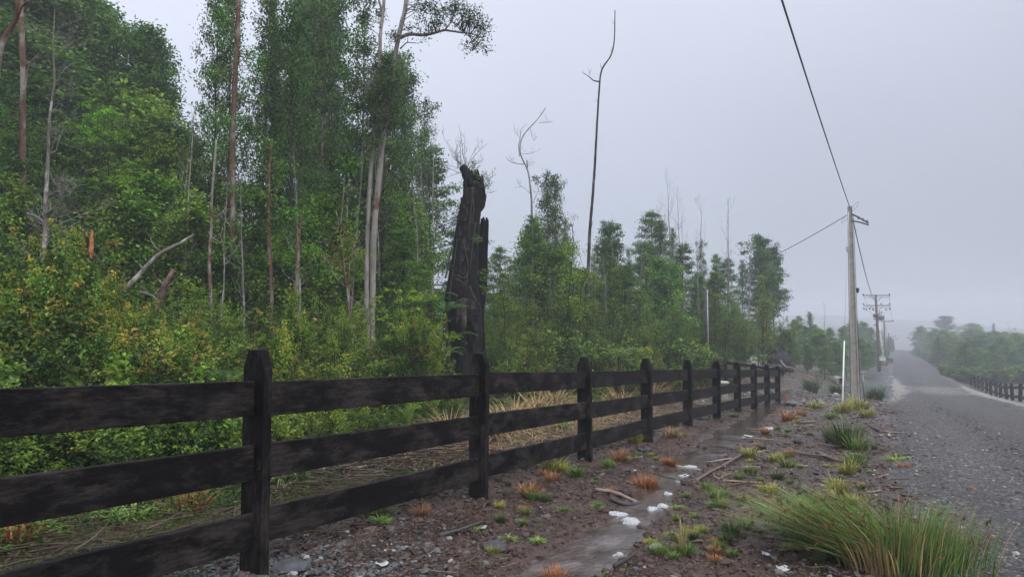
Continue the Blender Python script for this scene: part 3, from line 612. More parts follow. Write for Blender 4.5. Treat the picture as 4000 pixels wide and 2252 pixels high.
b = MB(); b.tube([Vector((0, 0, SH - .02)), Vector((0, 0, SH + .02)) + dirv * .08, Vector((0, 0, SH + .06)) + dirv * .14], .015, 6); b.tube([Vector((0, 0, SH)), Vector((0, 0, SH + .03)) - dirv * .1], .015, 6); link('bracket', b.mesh('bracket', M['steel']), sp_)
twisted('service_wire', sagline(PB + Vector((0, 0, PHt - .4)) - dirv * .15, SB + Vector((0, 0, SH)), .15, 20), .009, .009, .3, M['cable'], 'thin service wire from the concrete pole slanting left into the trees', 2)
span(SB + Vector((0, 0, SH)), at(2440, 1126, 30), .1, .008, 'faint level wire running left from the slim service pole')

# ------------------------------------------------------------------ small built things
def ground_empty(name, px, py, rz=0, s=1.0, dz=0):
    gx, gy = gp(px, py); return empty(name, (gx, gy, gz(gx, gy) + dz), rz, s)
e = empty('concrete_box', (*axis_xy(2812, 24.5), 0)); e.location.z = gz(e.location.x, e.location.y); e.rotation_euler.z = math.radians(20); tag(e, 'small pale concrete box with a flat lid standing behind the fence end', 'utility box')
b = MB(); b.box((0, 0, .28), (.40, .42, .62)); link('body', b.mesh('body', M['concrete']), e); b = MB(); b.box((0, 0, .61), (.48, .5, .05)); link('lid', b.mesh('lid', M['box_grey']), e)
b = MB(); b.box((.02, -.214, .3), (.26, .012, .34)); link('door', b.mesh('door', M['dead']), e)
e = ground_empty('red_marker', 3066, 1568); tag(e, 'small red peg in the mud just right of the last fence post', 'peg')
b = MB(); b.tube([(0, 0, -.1), (0, .01, .1), (.01, 0, .22)], [.035, .03, .028], 8); b.tube([(.01, 0, .2), (.01, 0, .26)], [.05, .045], 8); link('peg', b.mesh('peg', M['red'], True), e)
e = empty('culvert_pipe', (*axis_xy(3278, 42), 0)); e.location.z = at(3278, 1490, 42).z; tag(e, 'dark round culvert pipe mouth low on the brown bank', 'pipe')
b = MB(); n = 20
an = np.arange(n) / n * 2 * math.pi; V = []
for r_, yy in ((.27, 0), (.21, 0), (.21, 1.4), (.27, 1.4)): V += [(r_ * math.cos(a), yy, r_ * math.sin(a)) for a in an]
b.add(V, [[i * n + j, i * n + (j + 1) % n, ((i + 1) % 4) * n + (j + 1) % n, ((i + 1) % 4) * n + j] for i in range(4) for j in range(n)]); link('pipe', b.mesh('pipe', M['concrete'], True), e); e.rotation_euler.z = math.radians(15)
for px, Z, w_, lab in ((3425, 108, 1.0, 'low dark blue-grey screen panel left of the far poles, left one of two'), (3466, 114, .7, 'low dark blue-grey screen panel near the far road edge, right one of two')):
    e = empty('screen_panel', (*axis_xy(px, Z), 0)); e.location.z = gz(e.location.x, e.location.y); e.rotation_euler.z = math.radians(YAW + 5); tag(e, lab, 'screen', 'dark screen panels by the far poles')
    b = MB(); 
    for k in range(9): b.box(((k - 4) * w_ * 2 / 9, 0, .35), (w_ * 2 / 9 - .03, .05, .7))
    link('boards', b.mesh('boards', M['dark_metal']), e)
    for s_ in (-1, 1): b = MB(); b.box((s_ * w_, .06, .38), (.12, .12, .75)); link('post', b.mesh('post', M['dark_metal']), e)

# ------------------------------------------------------------------ vegetation builders
DK, MD, YG, BG, OR, LM, TN = (.026, .060, .018), (.060, .125, .026), (.15, .20, .03), (.04, .085, .045), (.42, .17, .06), (.17, .30, .03), (.15, .14, .05)
GAIN = np.array((2.2, 2.4, 1.2))
def rng_(s): return np.random.RandomState(s)
def leaves(C, L, W, rs, up=.9, tips=None, c1=MD, c2=DK, tipc=OR, clump=None, jit=.22):
    """rhombus leaves folded along the midrib at centres C"""
    N = len(C); n = rs.randn(N, 3) * .6; n[:, 2] += up; n /= np.linalg.norm(n, axis=1, keepdims=True)
    t = np.cross(n, rs.randn(N, 3)); t /= np.linalg.norm(t, axis=1, keepdims=True); b = np.cross(n, t)
    s = rs.uniform(.65, 1.3, (N, 1)); Lh, Wh = L * s / 2, W * s / 2
    V = np.stack([C - t * Lh, C + b * Wh + n * Wh * .5, C + t * Lh - n * Lh * .25, C - b * Wh + n * Wh * .5], 1).reshape(-1, 3)
    Q = np.arange(N * 4).reshape(-1, 4); k = rs.rand(N, 1) if clump is None else np.clip(clump[:, None] + rs.uniform(-.3, .3, (N, 1)), 0, 1)
    k = k * k * (3 - 2 * k); col = np.array(c2) * .62 * (1 - k) + np.array(c1) * 1.15 * k
    if tips is not None: tt = np.clip(tips, 0, 1)[:, None]; col = col * (1 - tt) + np.array(tipc) * tt
    col = np.minimum(col * GAIN, .5) * rs.uniform(1 - jit, 1 + jit, (N, 1)); return V, Q, col
def lathe_path(rs, p0, p1, k, wob):
    t = np.linspace(0, 1, k)[:, None]; P = np.array(p0) * (1 - t) + np.array(p1) * t
    w_ = np.cumsum(rs.randn(k, 3) * wob, 0); w_ -= t * w_[-1]; w_[:, 2] *= .3; return P + w_
def branch_path(rs, p, az, el, L, k=6, curve=.0, wob=.04):
    P = [np.array(p, float)]; e = el
    for i in range(k - 1):
        az += rs.randn() * wob * 3; e += curve / (k - 1) + rs.randn() * wob * 2
        P.append(P[-1] + np.array([math.cos(az) * math.cos(e), math.sin(az) * math.cos(e), math.sin(e)]) * L / (k - 1))
    return np.array(P)
def proto_tree(name, seed, H, r0, c0, nb, prof, elev, curve, ncl, nlf, cs, flat, leaf, cols, up=.9, wob=.02, tip=0, tipc=YG, bark='bark_grey', stems=1, spread=0, twig=.006, lean=0):
    rs = rng_(seed); wood = MB(); LC, LT, LK = [], [], []; leaf = (leaf[0] * 1.22, leaf[1] * 1.2); nlf = int(nlf * .85); cs = cs * .95
    for s_ in range(stems):
        a0 = rs.rand() * 6.28; sp = spread * (0 if stems == 1 else rs.uniform(.3, 1)); hh = H * (1 if s_ == 0 else rs.uniform(.6, .97))
        top = np.array([math.cos(a0) * sp + lean, math.sin(a0) * sp, hh]); base = np.array([math.cos(a0), math.sin(a0), 0]) * (.0 if stems == 1 else spread * .12)
        T = lathe_path(rs, base, top, 10, wob * H / 8); T[0, 2] = -.25; tr = np.linspace(1, .12, 10) ** .9 * r0; wood.tube(T, tr, 7, jit=.12, seed=seed)
        n = nb if stems == 1 else max(3, nb // stems); az = rs.rand() * 6.28
        for i in range(n):
            u = (i + rs.rand() * .8) / n; h = c0 + (1 - c0) * u * .985; f = h * 9; i0 = min(int(f), 8); p = T[i0] * (1 - f + i0) + T[i0 + 1] * (f - i0)
            az += 2.4 + rs.randn() * .35; L = prof(u) * rs.uniform(.7, 1.2); P = branch_path(rs, p, az, elev(u) + rs.randn() * .12, L, 6, curve)
            rb = max(.005, tr[i0] * .42); wood.tube(P, np.linspace(rb, .004, 6), 4, cap=False)
            m = max(1, int(round(ncl * (.5 + .5 * L / max(prof(.3), .1)))))
            for c in range(m):
                tt = rs.uniform(.25, 1.0) ** .8; f2 = tt * 5; j = min(int(f2), 4); q = P[j] * (1 - f2 + j) + P[j + 1] * (f2 - j)
                d = rs.randn(3); d[2] *= flat * 1.2; d /= np.linalg.norm(d) + 1e-6; q2 = q + d * L * rs.uniform(.05, .30) + np.array([0, 0, .02])
                wood.tube([q, (q + q2) / 2 + [0, 0, -.01], q2], [twig, twig * .8, twig * .4], 3, cap=False)
                nn = max(4, int(nlf * rs.uniform(.6, 1.4))); g = rs.randn(nn, 3) * cs * rs.uniform(.7, 1.3); g[:, 2] *= flat
                rr = np.linalg.norm(g, axis=1) / cs; LC.append(q2 + g); LK.append(np.full(nn, rs.rand())); LT.append(np.clip((tt - .6) * 2 * tip + (rr - 1.3) * .4 * tip, 0, 1) * (rs.rand() < .7) if tip else np.zeros(nn))
        nn = nlf; g = rs.randn(nn, 3) * cs * .8; LC.append(T[-1] + g); LK.append(np.full(nn, .7)); LT.append(np.full(nn, tip * .8))
    V, Q, c = leaves(np.concatenate(LC), leaf[0], leaf[1], rs, up, np.concatenate(LT) if tip else None, cols[0], cols[1], tipc, np.concatenate(LK))
    return {'kind': name, 'H': H, 'trunk': wood.mesh('trunk', M[bark], True), 'crown': mesh('crown', V, Q, M['leaf'], fcol=c)}
def proto_shrub(name, seed, H, nst, spread, leafn, leaf, cols, tipc=OR, tipamt=.8, up=.5, dens=1.0, side=3):
    """many upright leafy shoots from one foot"""
    rs = rng_(seed); wood = MB(); LC, LT, LK = [], [], []
    for s_ in range(nst):
        a = rs.rand() * 6.28; r = spread * math.sqrt(rs.rand()); h = H * rs.uniform(.45, 1) * (1 - .35 * (r / spread) ** 2)
        b0 = np.array([math.cos(a) * r * .35, math.sin(a) * r * .35, -.05]); tp = np.array([math.cos(a) * r, math.sin(a) * r, h]); P = lathe_path(rs, b0, tp, 7, .02)
        wood.tube(P, np.linspace(.012, .003, 7), 3, cap=False); k = rs.rand(); tipa = tipamt if rs.rand() < .55 else 0
        shoots = [(P, 1.0)]
        for q in range(side):
            j = rs.randint(2, 6); S = branch_path(rs, P[j], rs.rand() * 6.28, rs.uniform(.3, 1.0), h * rs.uniform(.15, .32), 4, .5); wood.tube(S, [.005, .004, .003, .002], 3, cap=False); shoots.append((S, .5))
        for S, wgt in shoots:
            n = int(leafn * wgt * rs.uniform(.7, 1.2)); t = rs.rand(n) ** .75; f = t * (len(S) - 1); j = np.minimum(f.astype(int), len(S) - 2); q = S[j] * (1 - f + j)[:, None] + S[j + 1] * (f - j)[:, None]
            g = rs.randn(n, 3) * (.018 + .05 * (1 - t))[:, None] * 1.25 * dens; g[:, 2] *= .5; LC.append(q + g); LK.append(np.full(n, k)); LT.append(np.clip((t - .80) * 4.5, 0, 1) * tipa * rs.uniform(.4, 1))
    V, Q, c = leaves(np.concatenate(LC), leaf[0], leaf[1], rs, up, np.concatenate(LT), cols[0], cols[1], tipc, np.concatenate(LK))
    return {'kind': name, 'H': H, 'trunk': wood.mesh('stems', M['bark_dark'], True), 'crown': mesh('foliage', V, Q, M['leaf'], fcol=c)}
def bare_branches(rs, mb, P, R, depth, n, L, el=.9, curve=.2, thin=.5, amin=.15, minr=.004):
    for i in range(n):
        t = rs.uniform(amin, 1); f = t * (len(P) - 1); j = min(int(f), len(P) - 2); p = P[j] * (1 - f + j) + P[j + 1] * (f - j); r = (R[j] * (1 - f + j) + R[j + 1] * (f - j)) * thin
        S = branch_path(rs, p, rs.rand() * 6.28, el + rs.randn() * .3, L * rs.uniform(.4, 1) * (1.15 - .6 * t), 6, curve, .09); RR = np.linspace(max(r, minr), minr * .5, 6); mb.tube(S, RR, 4, cap=False)
        if depth > 1: bare_branches(rs, mb, S, RR, depth - 1, max(2, n // 2), L * .5, el, curve, .6, .3, minr * .8)
def proto_bare(name, seed, H, r0, nb, L, bark='dead', start=.45, el=.9, depth=3, forks=0, leafy=0):
    rs = rng_(seed); wood = MB(); T = lathe_path(rs, (0, 0, -.2), (rs.randn() * .03 * H, rs.randn() * .03 * H, H), 12, .02 * H / 6); R = np.linspace(1, .1, 12) * r0; wood.tube(T, R, 7, jit=.12)
    bare_branches(rs, wood, T, R, depth, nb, L, el, .25, .45, start); d = {'kind': name, 'H': H, 'trunk': wood.mesh('trunk', M[bark], True), 'crown': None}
    if leafy:
        f = rs.uniform(.3, .8, leafy); C = np.concatenate([T[int(k * 11)] + rs.randn(3) * [.5, .5, .2] + rs.randn(26, 3) * .16 for k in f]); V, Q, c = leaves(C, .07, .04, rs, .7, None, MD, DK); d['crown'] = mesh('crown', V, Q, M['leaf'], fcol=c)
    return d
PR = {}
# layered small-leaved trees
for v in range(3):
    PR[f'layer{v}'] = proto_tree('layered evergreen', 10 + v, 8.0, .085, .14, 58, lambda u: 1.55 * (1 - u) ** .65 + .25, lambda u: .05 + .7 * u, -.25, 7, 44, .17, .38, (.085, .045), ((.050, .090, .024), (.020, .044, .015)), tip=.35, tipc=(.10, .14, .035), bark='bark_dark')
# upright slim dark trees
for v in range(3):
    PR[f'slim{v}'] = proto_tree('slim evergreen', 20 + v, 10.0, .085, .22, 62, lambda u: .50 + .95 * math.sin(math.pi * min(1, u * .92 + .08)) ** .8 * (1 - .35 * u), lambda u: .65 + .35 * u, .25, 5, 34, .15, .7, (.075, .042), ((.048, .082, .024), (.014, .030, .012)), bark=['bark_grey', 'bark_dark', 'bark_red'][v], up=.6)
# broadleaf, fuller
for v in range(3):
    PR[f'broad{v}'] = proto_tree('leafy broadleaf', 30 + v, 6.5, .07, .12, 44, lambda u: 1.5 * math.sin(math.pi * (u * .8 + .15)) ** .7, lambda u: .35 + .6 * u, .1, 8, 46, .18, .7, (.095, .06), ((.055, .105, .026), (.024, .055, .016)), tip=.45, tipc=(.13, .18, .03), bark='bark_grey')
# tall canopy: open bole and tiered pads
for v in range(2):
    PR[f'tall{v}'] = proto_tree('tall canopy', 40 + v, 16.0, .16, .30, 74, lambda u: 2.7 * (1 - u) ** .5 + .5, lambda u: .25 + .75 * u, -.1, 9, 58, .30, .5, (.15, .085), ((.040, .082, .030), (.018, .044, .018)), bark='bark_grey', tip=.3, tipc=(.075, .12, .045))
# spreading crown carried on upswept limbs
for v in range(2):
    PR[f'spread{v}'] = proto_tree('spreading', 50 + v, 9.0, .12, .42, 34, lambda u: 2.5 * (1 - .45 * u), lambda u: .42 + .45 * u, .25, 8, 56, .25, .38, (.12, .07), ((.040, .072, .030), (.020, .042, .020)), bark='bark_dark')
# young feathery thicket tree
for v in range(2):
    PR[f'thicket{v}'] = proto_tree('thicket sapling', 60 + v, 4.2, .03, .04, 60, lambda u: .62 * (1 - u) ** .6 + .14, lambda u: .5 + .6 * u, .3, 5, 22, .085, .7, (.052, .028), ((.070, .105, .026), (.028, .055, .016)), stems=3, spread=.75, tip=.55, tipc=(.15, .15, .035), bark='bark_dark', up=.5)
for v in range(3):
    PR[f'shrub{v}'] = proto_shrub('upright shrub', 70 + v, 1.7, 36, .62, 110, (.052, .032), ((.095, .13, .034), (.028, .052, .018)), tipc=(.19, .085, .035))
for v in range(2):
    PR[f'green{v}'] = proto_shrub('green shrub', 80 + v, 1.35, 46, .72, 100, (.056, .035), ((.068, .098, .030), (.022, .044, .018)), tipc=(.11, .14, .03), tipamt=.6)
for v in range(3):
    PR[f'spire{v}'] = proto_shrub('spire', 120 + v, 2.8, 9, .30, 210, (.046, .027), ((.085, .125, .034), (.028, .055, .018)), tipc=(.25, .115, .045), tipamt=.8, side=8)
for v in range(3):
    PR[f'wand{v}'] = proto_shrub('wand', 130 + v, 3.4, 20, .62, 170, (.045, .026), ((.070, .105, .028), (.022, .044, .016)), tipc=(.16, .13, .035), tipamt=.6, side=6)
for v in range(2):
    PR[f'gold{v}'] = proto_shrub('golden shrub', 94 + v, 1.6, 42, .55, 100, (.050, .030), ((.100, .135, .03), (.034, .064, .018)), tipc=(.20, .14, .035), tipamt=.7)
PR['lime0'] = proto_shrub('lime shrub', 90, 1.9, 26, .55, 110, (.055, .03), ((.13, .21, .028), (.05, .11, .02)), tipc=(.22, .30, .04))
for v in range(3):
    PR[f'bare{v}'] = proto_bare('bare tree', 100 + v, 8.5, .075, [9, 11, 7][v], 1.9, 'dead', .42, .95, 3)
PR['bare3'] = proto_bare('bare tree', 111, 10, .09, 22, 1.7, 'bark_grey', .12, .45, 3, leafy=0)
print('protos', {k: (len(v['trunk'].polygons), len(v['crown'].polygons) if v['crown'] else 0) for k, v in PR.items()})

FIRST = {}
def plant(key, x, y, H=None, s=None, desc='', cat='tree', name='evergreen_tree', wide=1.0, rz=None, group=None, zoff=0, part=('trunk', 'crown')):
    p = PR[key]; k = s if s else H / p['H']; rz = rnd.uniform(0, 6.28) if rz is None else rz
    e = empty(name, (x, y, float(macro(x, y)) + zoff), rz, (k * wide, k * wide, k)); e.rotation_euler.x = rnd.uniform(-.03, .03); e.rotation_euler.y = rnd.uniform(-.03, .03)
    link(part[0], p['trunk'], e)
    if p['crown'] is not None: link(part[1], p['crown'], e)
    return reg(e, desc, cat, group)
SKY = [(-400, -400), (0, -250), (330, -60), (380, 0), (480, 50), (600, 130), (690, 200), (740, 230), (800, 330), (990, 330), (1040, 60), (1080, -60), (1150, -150), (1400, -150), (1460, 0), (1490, 160), (1570, 250), (1640, 380), (1680, 560), (1700, 760), (1790, 800), (1900, 930), (2000, 1010),
       (2060, 850), (2120, 720), (2200, 740), (2250, 900), (2300, 960), (2370, 905), (2430, 950), (2500, 880), (2560, 840), (2640, 860), (2710, 920), (2800, 950), (2880, 990), (2940, 965), (3020, 960), (3070, 1060), (3060, 1180), (3120, 1245), (3200, 1250), (3300, 1290), (3460, 1300)]
def skyline(px): return float(np.interp(px, [a for a, b in SKY], [b for a, b in SKY]))
EDGE = [(-700, 7.5), (0, 7.9), (500, 8.6), (1000, 9.4), (1300, 10.4), (1700, 13.6), (2000, 17.5), (2400, 22), (2750, 29), (2950, 36), (3080, 46)]
def edge(px): return float(np.interp(px, [a for a, b in EDGE], [b for a, b in EDGE]))
def zone(px):
    for lim, s in ((960, 'behind the fence left of the nearest post'), (1370, 'behind the bay right of the nearest post'), (1760, 'just left of the burnt stump'), (2060, 'around the burnt stump'), (2300, 'between burnt stump and tall snag'), (2560, 'just right of the tall snag'), (2760, 'left of the slim service pole'), (3060, 'between service pole and fence end'), (3320, 'left of the concrete pole'), (3500, 'beyond the crossarm pole')):
        if px < lim: return s
    return 'right of the road'
def row(keys, px0, px1, step, dz, top, name, desc, cat='tree', jz=1.0, wide=1.0, smin=.4, smax=1.7, jtop=60, group=None, part=('trunk', 'crown')):
    px = px0
    while px < px1:
        p = px + rnd.uniform(-.3, .3) * step; Z = edge(p) + dz + rnd.uniform(-1, 1) * jz
        if abs(p - 1830) < 110 and Z < 21.5 and Z > 12.5: px += step; continue
        x, y = axis_xy(p, Z); g = float(macro(x, y)); ty = top(p) + rnd.uniform(-1, 1) * jtop; H = CZ + (HORIZ - ty) / F_PX * Z - g
        key = rnd.choice(keys); k = H / PR[key]['H']; k = min(max(k, smin), smax)
        plant(key, x, y, s=k, desc=desc, cat=cat, name=name, wide=wide * rnd.uniform(.85, 1.15) * (1 if k > .7 else 1.15), group=group, part=part); px += step * rnd.uniform(.85, 1.15)
G1 = 'trees of the forest behind the fence'; G2 = 'shrubs along the forest edge'
sp2 = ('stems', 'foliage')
# front shrubs with russet tips, green shrubs, thicket saplings, then taller rows
row(['shrub0', 'shrub1', 'shrub2', 'green0'], -260, 640, 80, .1, lambda p: 1225 - .12 * max(0, 400 - p), 'leafy_shrub', 'russet-tipped upright shrub', 'shrub', .7, 1.15, .8, 2.2, 90, G2, sp2)
row(['green0', 'green1', 'shrub1'], -300, 380, 85, -1.5, lambda p: 1470, 'leafy_shrub', 'dense green fence-side shrub', 'shrub', .5, 1.2, .5, 1.4, 40, G2, sp2)
row(['gold0', 'green0', 'gold1', 'shrub2'], 640, 2950, 78, .4, lambda p: 1385, 'leafy_shrub', 'low leafy edge shrub', 'shrub', .7, 1.25, .5, 1.4, 50, G2, sp2)
row(['gold1', 'wand0', 'wand2', 'green1', 'spire1'], 500, 2950, 82, 1.9, lambda p: 1290, 'leafy_shrub', 'head-high dense shrub', 'shrub', .8, 1.2, .7, 1.9, 60, G2, sp2)
row(['shrub0', 'shrub1', 'wand0'], -200, 700, 110, 2.6, lambda p: 1190, 'leafy_shrub', 'tall russet-tipped shrub', 'shrub', .6, 1.0, .4, 2.3, 90, G2, sp2)
row(['wand0', 'wand1', 'wand2', 'thicket0'], -250, 3050, 74, 3.6, lambda p: 1130 + 60 * (p < 500), 'young_tree', 'feathery yellow-green sapling', 'tree', 1.0, 1.2, .5, 1.3, 90, G1)
row(['green0', 'wand1', 'gold0', 'green1'], 420, 1780, 92, -1.5, lambda p: 1540, 'leafy_shrub', 'small ragged shrub', 'shrub', .8, 1.1, .2, .8, 70, G2, sp2)
row(['bare2', 'bare0', 'bare1'], 640, 2950, 165, 5.6, lambda p: max(skyline(p) + 230, 560 if p < 1700 else 0), 'bare_tree', 'slim pale bare trunk', 'tree', 1.0, .8, .3, 1.2, 150, G1)
row(['broad0', 'broad1', 'broad2', 'layer0'], -300, 3060, 145, 6.8, lambda p: max(skyline(p) + 190, 860 if 650 < p < 1700 else (760 if p < 1700 else 0)), 'broadleaf_tree', 'mid-height bushy green tree', 'tree', 1.3, 1.05, .42, 1.35, 90, G1)
row(['layer0', 'layer1', 'layer2', 'broad1'], -300, 3040, 150, 10, lambda p: max(skyline(p) + 120, 740 if 650 < p < 1700 else (560 if p < 1700 else 0)), 'evergreen_tree', 'dark layered evergreen', 'tree', 1.5, 1.0, .45, 1.5, 110, G1)
row(['slim0', 'slim1', 'slim2'], 1060, 1640, 118, 8.5, lambda p: max(skyline(p) + 40, 60), 'evergreen_tree', 'tall slim dark evergreen', 'tree', 1.5, .8, .5, 1.5, 130, G1)
row(['tall0', 'tall1'], -300, 700, 190, 17, lambda p: skyline(p) + 20, 'canopy_tree', 'tall hazy canopy tree', 'tree', 1.5, 1.1, .5, 1.5, 20, G1)
row(['layer1', 'tall0', 'broad0'], -250, 760, 170, 13, lambda p: skyline(p) + 330, 'evergreen_tree', 'dense mid-storey evergreen', 'tree', 1.0, 1.2, .5, 1.5, 60, G1)
row(['tall0', 'tall1'], 1130, 1560, 200, 17, lambda p: skyline(p) - 10, 'canopy_tree', 'tall hazy canopy tree', 'tree', 1.0, .62, .5, 1.5, 30, G1)
row(['layer2', 'layer0', 'slim1'], 1690, 2080, 90, 17, lambda p: skyline(p) + 20, 'evergreen_tree', 'far hazy evergreen', 'tree', 2, 1.0, .25, 1.4, 30, G1)
row(['layer1', 'layer2', 'broad0', 'slim0'], 2280, 3060, 74, 11, lambda p: skyline(p) + 150, 'evergreen_tree', 'grey-green layered tree', 'tree', 2, .8, .3, 1.4, 50, G1)
row(['slim0', 'slim1', 'layer1'], 2230, 2950, 84, 17, lambda p: skyline(p) + 50, 'evergreen_tree', 'hazy back-row tree', 'tree', 2, .72, .3, 1.4, 30, G1)
row(['bare0', 'bare1', 'bare2'], 2270, 3000, 58, 9, lambda p: skyline(p) + 40, 'bare_tree', 'thin pale bare tree', 'tree', 2, .7, .3, 1.2, 110, G1)
def hero(key, px, top, Z, desc, wide=1.0, name='evergreen_tree', rz=0.0, cat='tree'):
    x, y = axis_xy(px, Z); H = CZ + (HORIZ - top) / F_PX * Z - float(macro(x, y)); e = plant(key, x, y, H=H, desc=None, cat=cat, name=name, wide=wide, rz=rz, group=G1); REG.pop(); tag(e, desc, cat, G1); return e
hero('slim0', 2145, 690, 27, 'left one of the twin pointed dark crowns right of the burnt stump', .85)
hero('slim2', 2192, 700, 28, 'right one of the twin pointed dark crowns right of the burnt stump', .8, rz=2)
hero('layer1', 2090, 850, 26, 'ragged dark evergreen leaning beside the twin pointed crowns', .8, rz=1)
hero('spread0', 2385, 905, 31, 'rounded dark crown just right of the tall bare snag', .55, rz=1)
hero('layer2', 2560, 830, 42, 'large hazy rounded crown under the twiggy bare tops', .95, rz=1, name='canopy_tree')
hero('spread0', 2975, 955, 47, 'umbrella-shaped spreading tree at the right end of the forest', .80, rz=2.2, name='spreading_tree')
hero('spread1', 3025, 1000, 49, 'smaller flat-topped tree touching the umbrella-shaped tree', .62, rz=.2, name='spreading_tree')
hero('slim1', 1580, 250, 30, 'tall pointed pale evergreen at the edge of the open sky', .85, name='canopy_tree')
hero('slim0', 1625, 400, 31, 'shorter evergreen in front of the sky, right of the tallest group', .8)
for px, top, Z, key, d in ((2645, 690, 44, 'bare1', 'tallest twiggy bare tree in the middle distance'), (2600, 800, 43, 'bare0', 'twiggy bare tree just left of the tallest bare top'), (2680, 760, 45, 'bare1', 'bare grey tree just right of the tallest twiggy top'),
                      (2755, 790, 40, 'bare2', 'forked bare tree above the slim service pole'), (2848, 775, 38, 'bare0', 'dark bare tree with a crooked top right of the service pole'), (2880, 985, 39, 'bare2', 'short bare pole-like tree beside the crooked bare tree'),
                      (1680, 520, 26, 'bare2', 'thin bare tree against the sky left of the burnt stump'), (3222, 1190, 70, 'bare2', 'small lone bare tree in the haze left of the concrete pole'), (2420, 870, 33, 'bare2', 'slender bare twig-tree beside the rounded dark crown'),
                      (700, 430, 15, 'bare0', 'thin whitish bare tree among the left slim trunks'), (1655, 640, 24, 'bare0', 'small bare tree left of the burnt stump, beneath the thin one')):
    hero(key, px, top, Z, d, .8, name='bare_tree', rz=rnd.uniform(0, 6))
for k, (px, top, Z, v) in enumerate(((110, 1035, 8.6, 0), (200, 965, 8.9, 1), (282, 960, 9.2, 2), (250, 1010, 8.4, 0), (25, 1215, 7.8, 1), (392, 1190, 8.9, 2), (455, 1170, 9.2, 0), (60, 1130, 8.5, 2), (335, 1230, 8.3, 1), (-60, 1100, 8.2, 0), (570, 1300, 9.0, 1), (650, 1290, 9.3, 2), (745, 1330, 9.2, 0), (800, 1290, 9.6, 1), (1110, 1290, 10, 2), (1140, 1210, 10.6, 0), (1600, 1260, 13, 2), (1660, 1200, 13.6, 1), (1640, 1290, 12.8, 0), (420, 1290, 8.4, 2), (160, 1290, 7.7, 1))):
    x, y = axis_xy(px, Z); H = CZ + (HORIZ - top) / F_PX * Z - float(macro(x, y)); plant(f'spire{v}', x, y, H=H * 1.28, desc='tall russet-tipped spire shrub', cat='shrub', name='spire_shrub', group=G2, part=sp2)
e = hero('bare3', 180, -40, 11.5, 'lichen-grey dead tree with many fine side twigs at far left', 1.0, name='dead_tree')
for px, top, Z, d in ((800, -60, 18, 'slim open-crowned tree against the left sky gap, left one'), (875, -80, 19, 'slim open-crowned tree against the left sky gap, right one'), (1000, -90, 19, 'slim open-crowned tree right of the reddish trunk')):
    hero('slim1', px, top, Z, d, .62, rz=px)
# lower trees thinning out toward the fog on the left of the road
for k, (px, top, Z, key) in enumerate([(3100, 1250, 58, 'layer0'), (3140, 1275, 62, 'layer1'), (3165, 1225, 66, 'slim1'), (3200, 1290, 60, 'broad0'), (3240, 1285, 66, 'layer2'), (3290, 1280, 80, 'layer0'), (3330, 1265, 120, 'spread1'), (3370, 1262, 125, 'broad2'), (3400, 1280, 118, 'layer1'), (3300, 1275, 130, 'broad0'),
                                     (3240, 1280, 110, 'layer1'), (3180, 1275, 100, 'broad1'), (3120, 1235, 95, 'layer2'), (3350, 1330, 75, 'broad1'), (3300, 1345, 68, 'layer1'), (3385, 1345, 82, 'broad0'), (3260, 1340, 60, 'broad2'), (3440, 1290, 140, 'layer2'), (3470, 1320, 160, 'broad1'), (3420, 1335, 95, 'broad2'), (3060, 1290, 52, 'layer2'), (3090, 1330, 50, 'broad1'), (3150, 1350, 54, 'broad0'), (3215, 1360, 55, 'layer1'), (3455, 1360, 118, 'broad0')]):
    x, y = axis_xy(px, Z); H = CZ + (HORIZ - top) / F_PX * Z - float(macro(x, y)); plant(key, x, y, s=min(1.6, max(.2, H / PR[key]['H'])), desc='low fading tree', name='hazy_tree', wide=1.5 if H < 4 else 1.2, group='trees fading into the fog left of the road')
# right-hand wood: layered rows, each tree its own
def rrow(keys, L, name, desc, wide=1.3, group='trees beyond the road on the right'):
    for px, top, Z in L:
        x, y = axis_xy(px, Z); H = CZ + (HORIZ - top) / F_PX * Z - float(macro(x, y)); k = rnd.choice(keys); s_ = H / PR[k]['H']
        plant(k, x, y, s=s_, desc=desc, name=name, wide=wide, group=group)
def hero2(key, px, top, Z, desc, wide, name='hazy_tree'):
    e = hero(key, px, top, Z, desc, wide, name); e['group'] = 'trees beyond the road on the right'; return e
hero2('broad2', 3592, 1278, 165, 'large dark rounded tree at the crest of the road, right side', 1.5)
hero2('broad1', 3630, 1300, 160, 'dark bushy tree beside the crest of the road, right one of two', 1.5)
hero2('spread0', 3690, 1243, 210, 'tall pale foggy tree standing above the right-hand wood', 1.5); hero2('broad0', 3795, 1266, 200, 'broad pale foggy dome-shaped tree above the right-hand wood', 2.2)
hero2('slim1', 3880, 1266, 190, 'narrow foggy tree right of the pale dome-shaped tree', 1.0); hero2('bare0', 3945, 1255, 160, 'foggy dead-topped tree near the right edge', .8, 'bare_tree'); hero2('bare2', 3950, 1290, 95, 'slim pale bare trunk in front of the right-hand wood', .5, 'bare_tree')
rrow(['broad0', 'broad1', 'layer0'], [(x_, 1300 + rnd.uniform(-14, 14), rnd.uniform(128, 150)) for x_ in range(3650, 4200, 34)], 'hazy_tree', 'pale grey-green back tree', 1.6)
rrow(['broad0', 'broad1', 'layer2'], [(x_, 1325 + rnd.uniform(-16, 14), rnd.uniform(104, 118)) for x_ in range(3665, 4200, 27)], 'hazy_tree', 'misty mid-row tree', 1.6)
rrow(['broad2', 'layer0', 'broad0'], [(x_, 1372 - (x_ - 3700) * .05 + rnd.uniform(-18, 18), rnd.uniform(86, 94)) for x_ in range(3715, 4250, 30)], 'bushy_tree', 'green bushy front tree', 1.6)
rrow(['layer0'], [(3765, 1338, 84), (3850, 1400, 80)], 'bushy_tree', 'brighter green pointed front tree', 1.5)
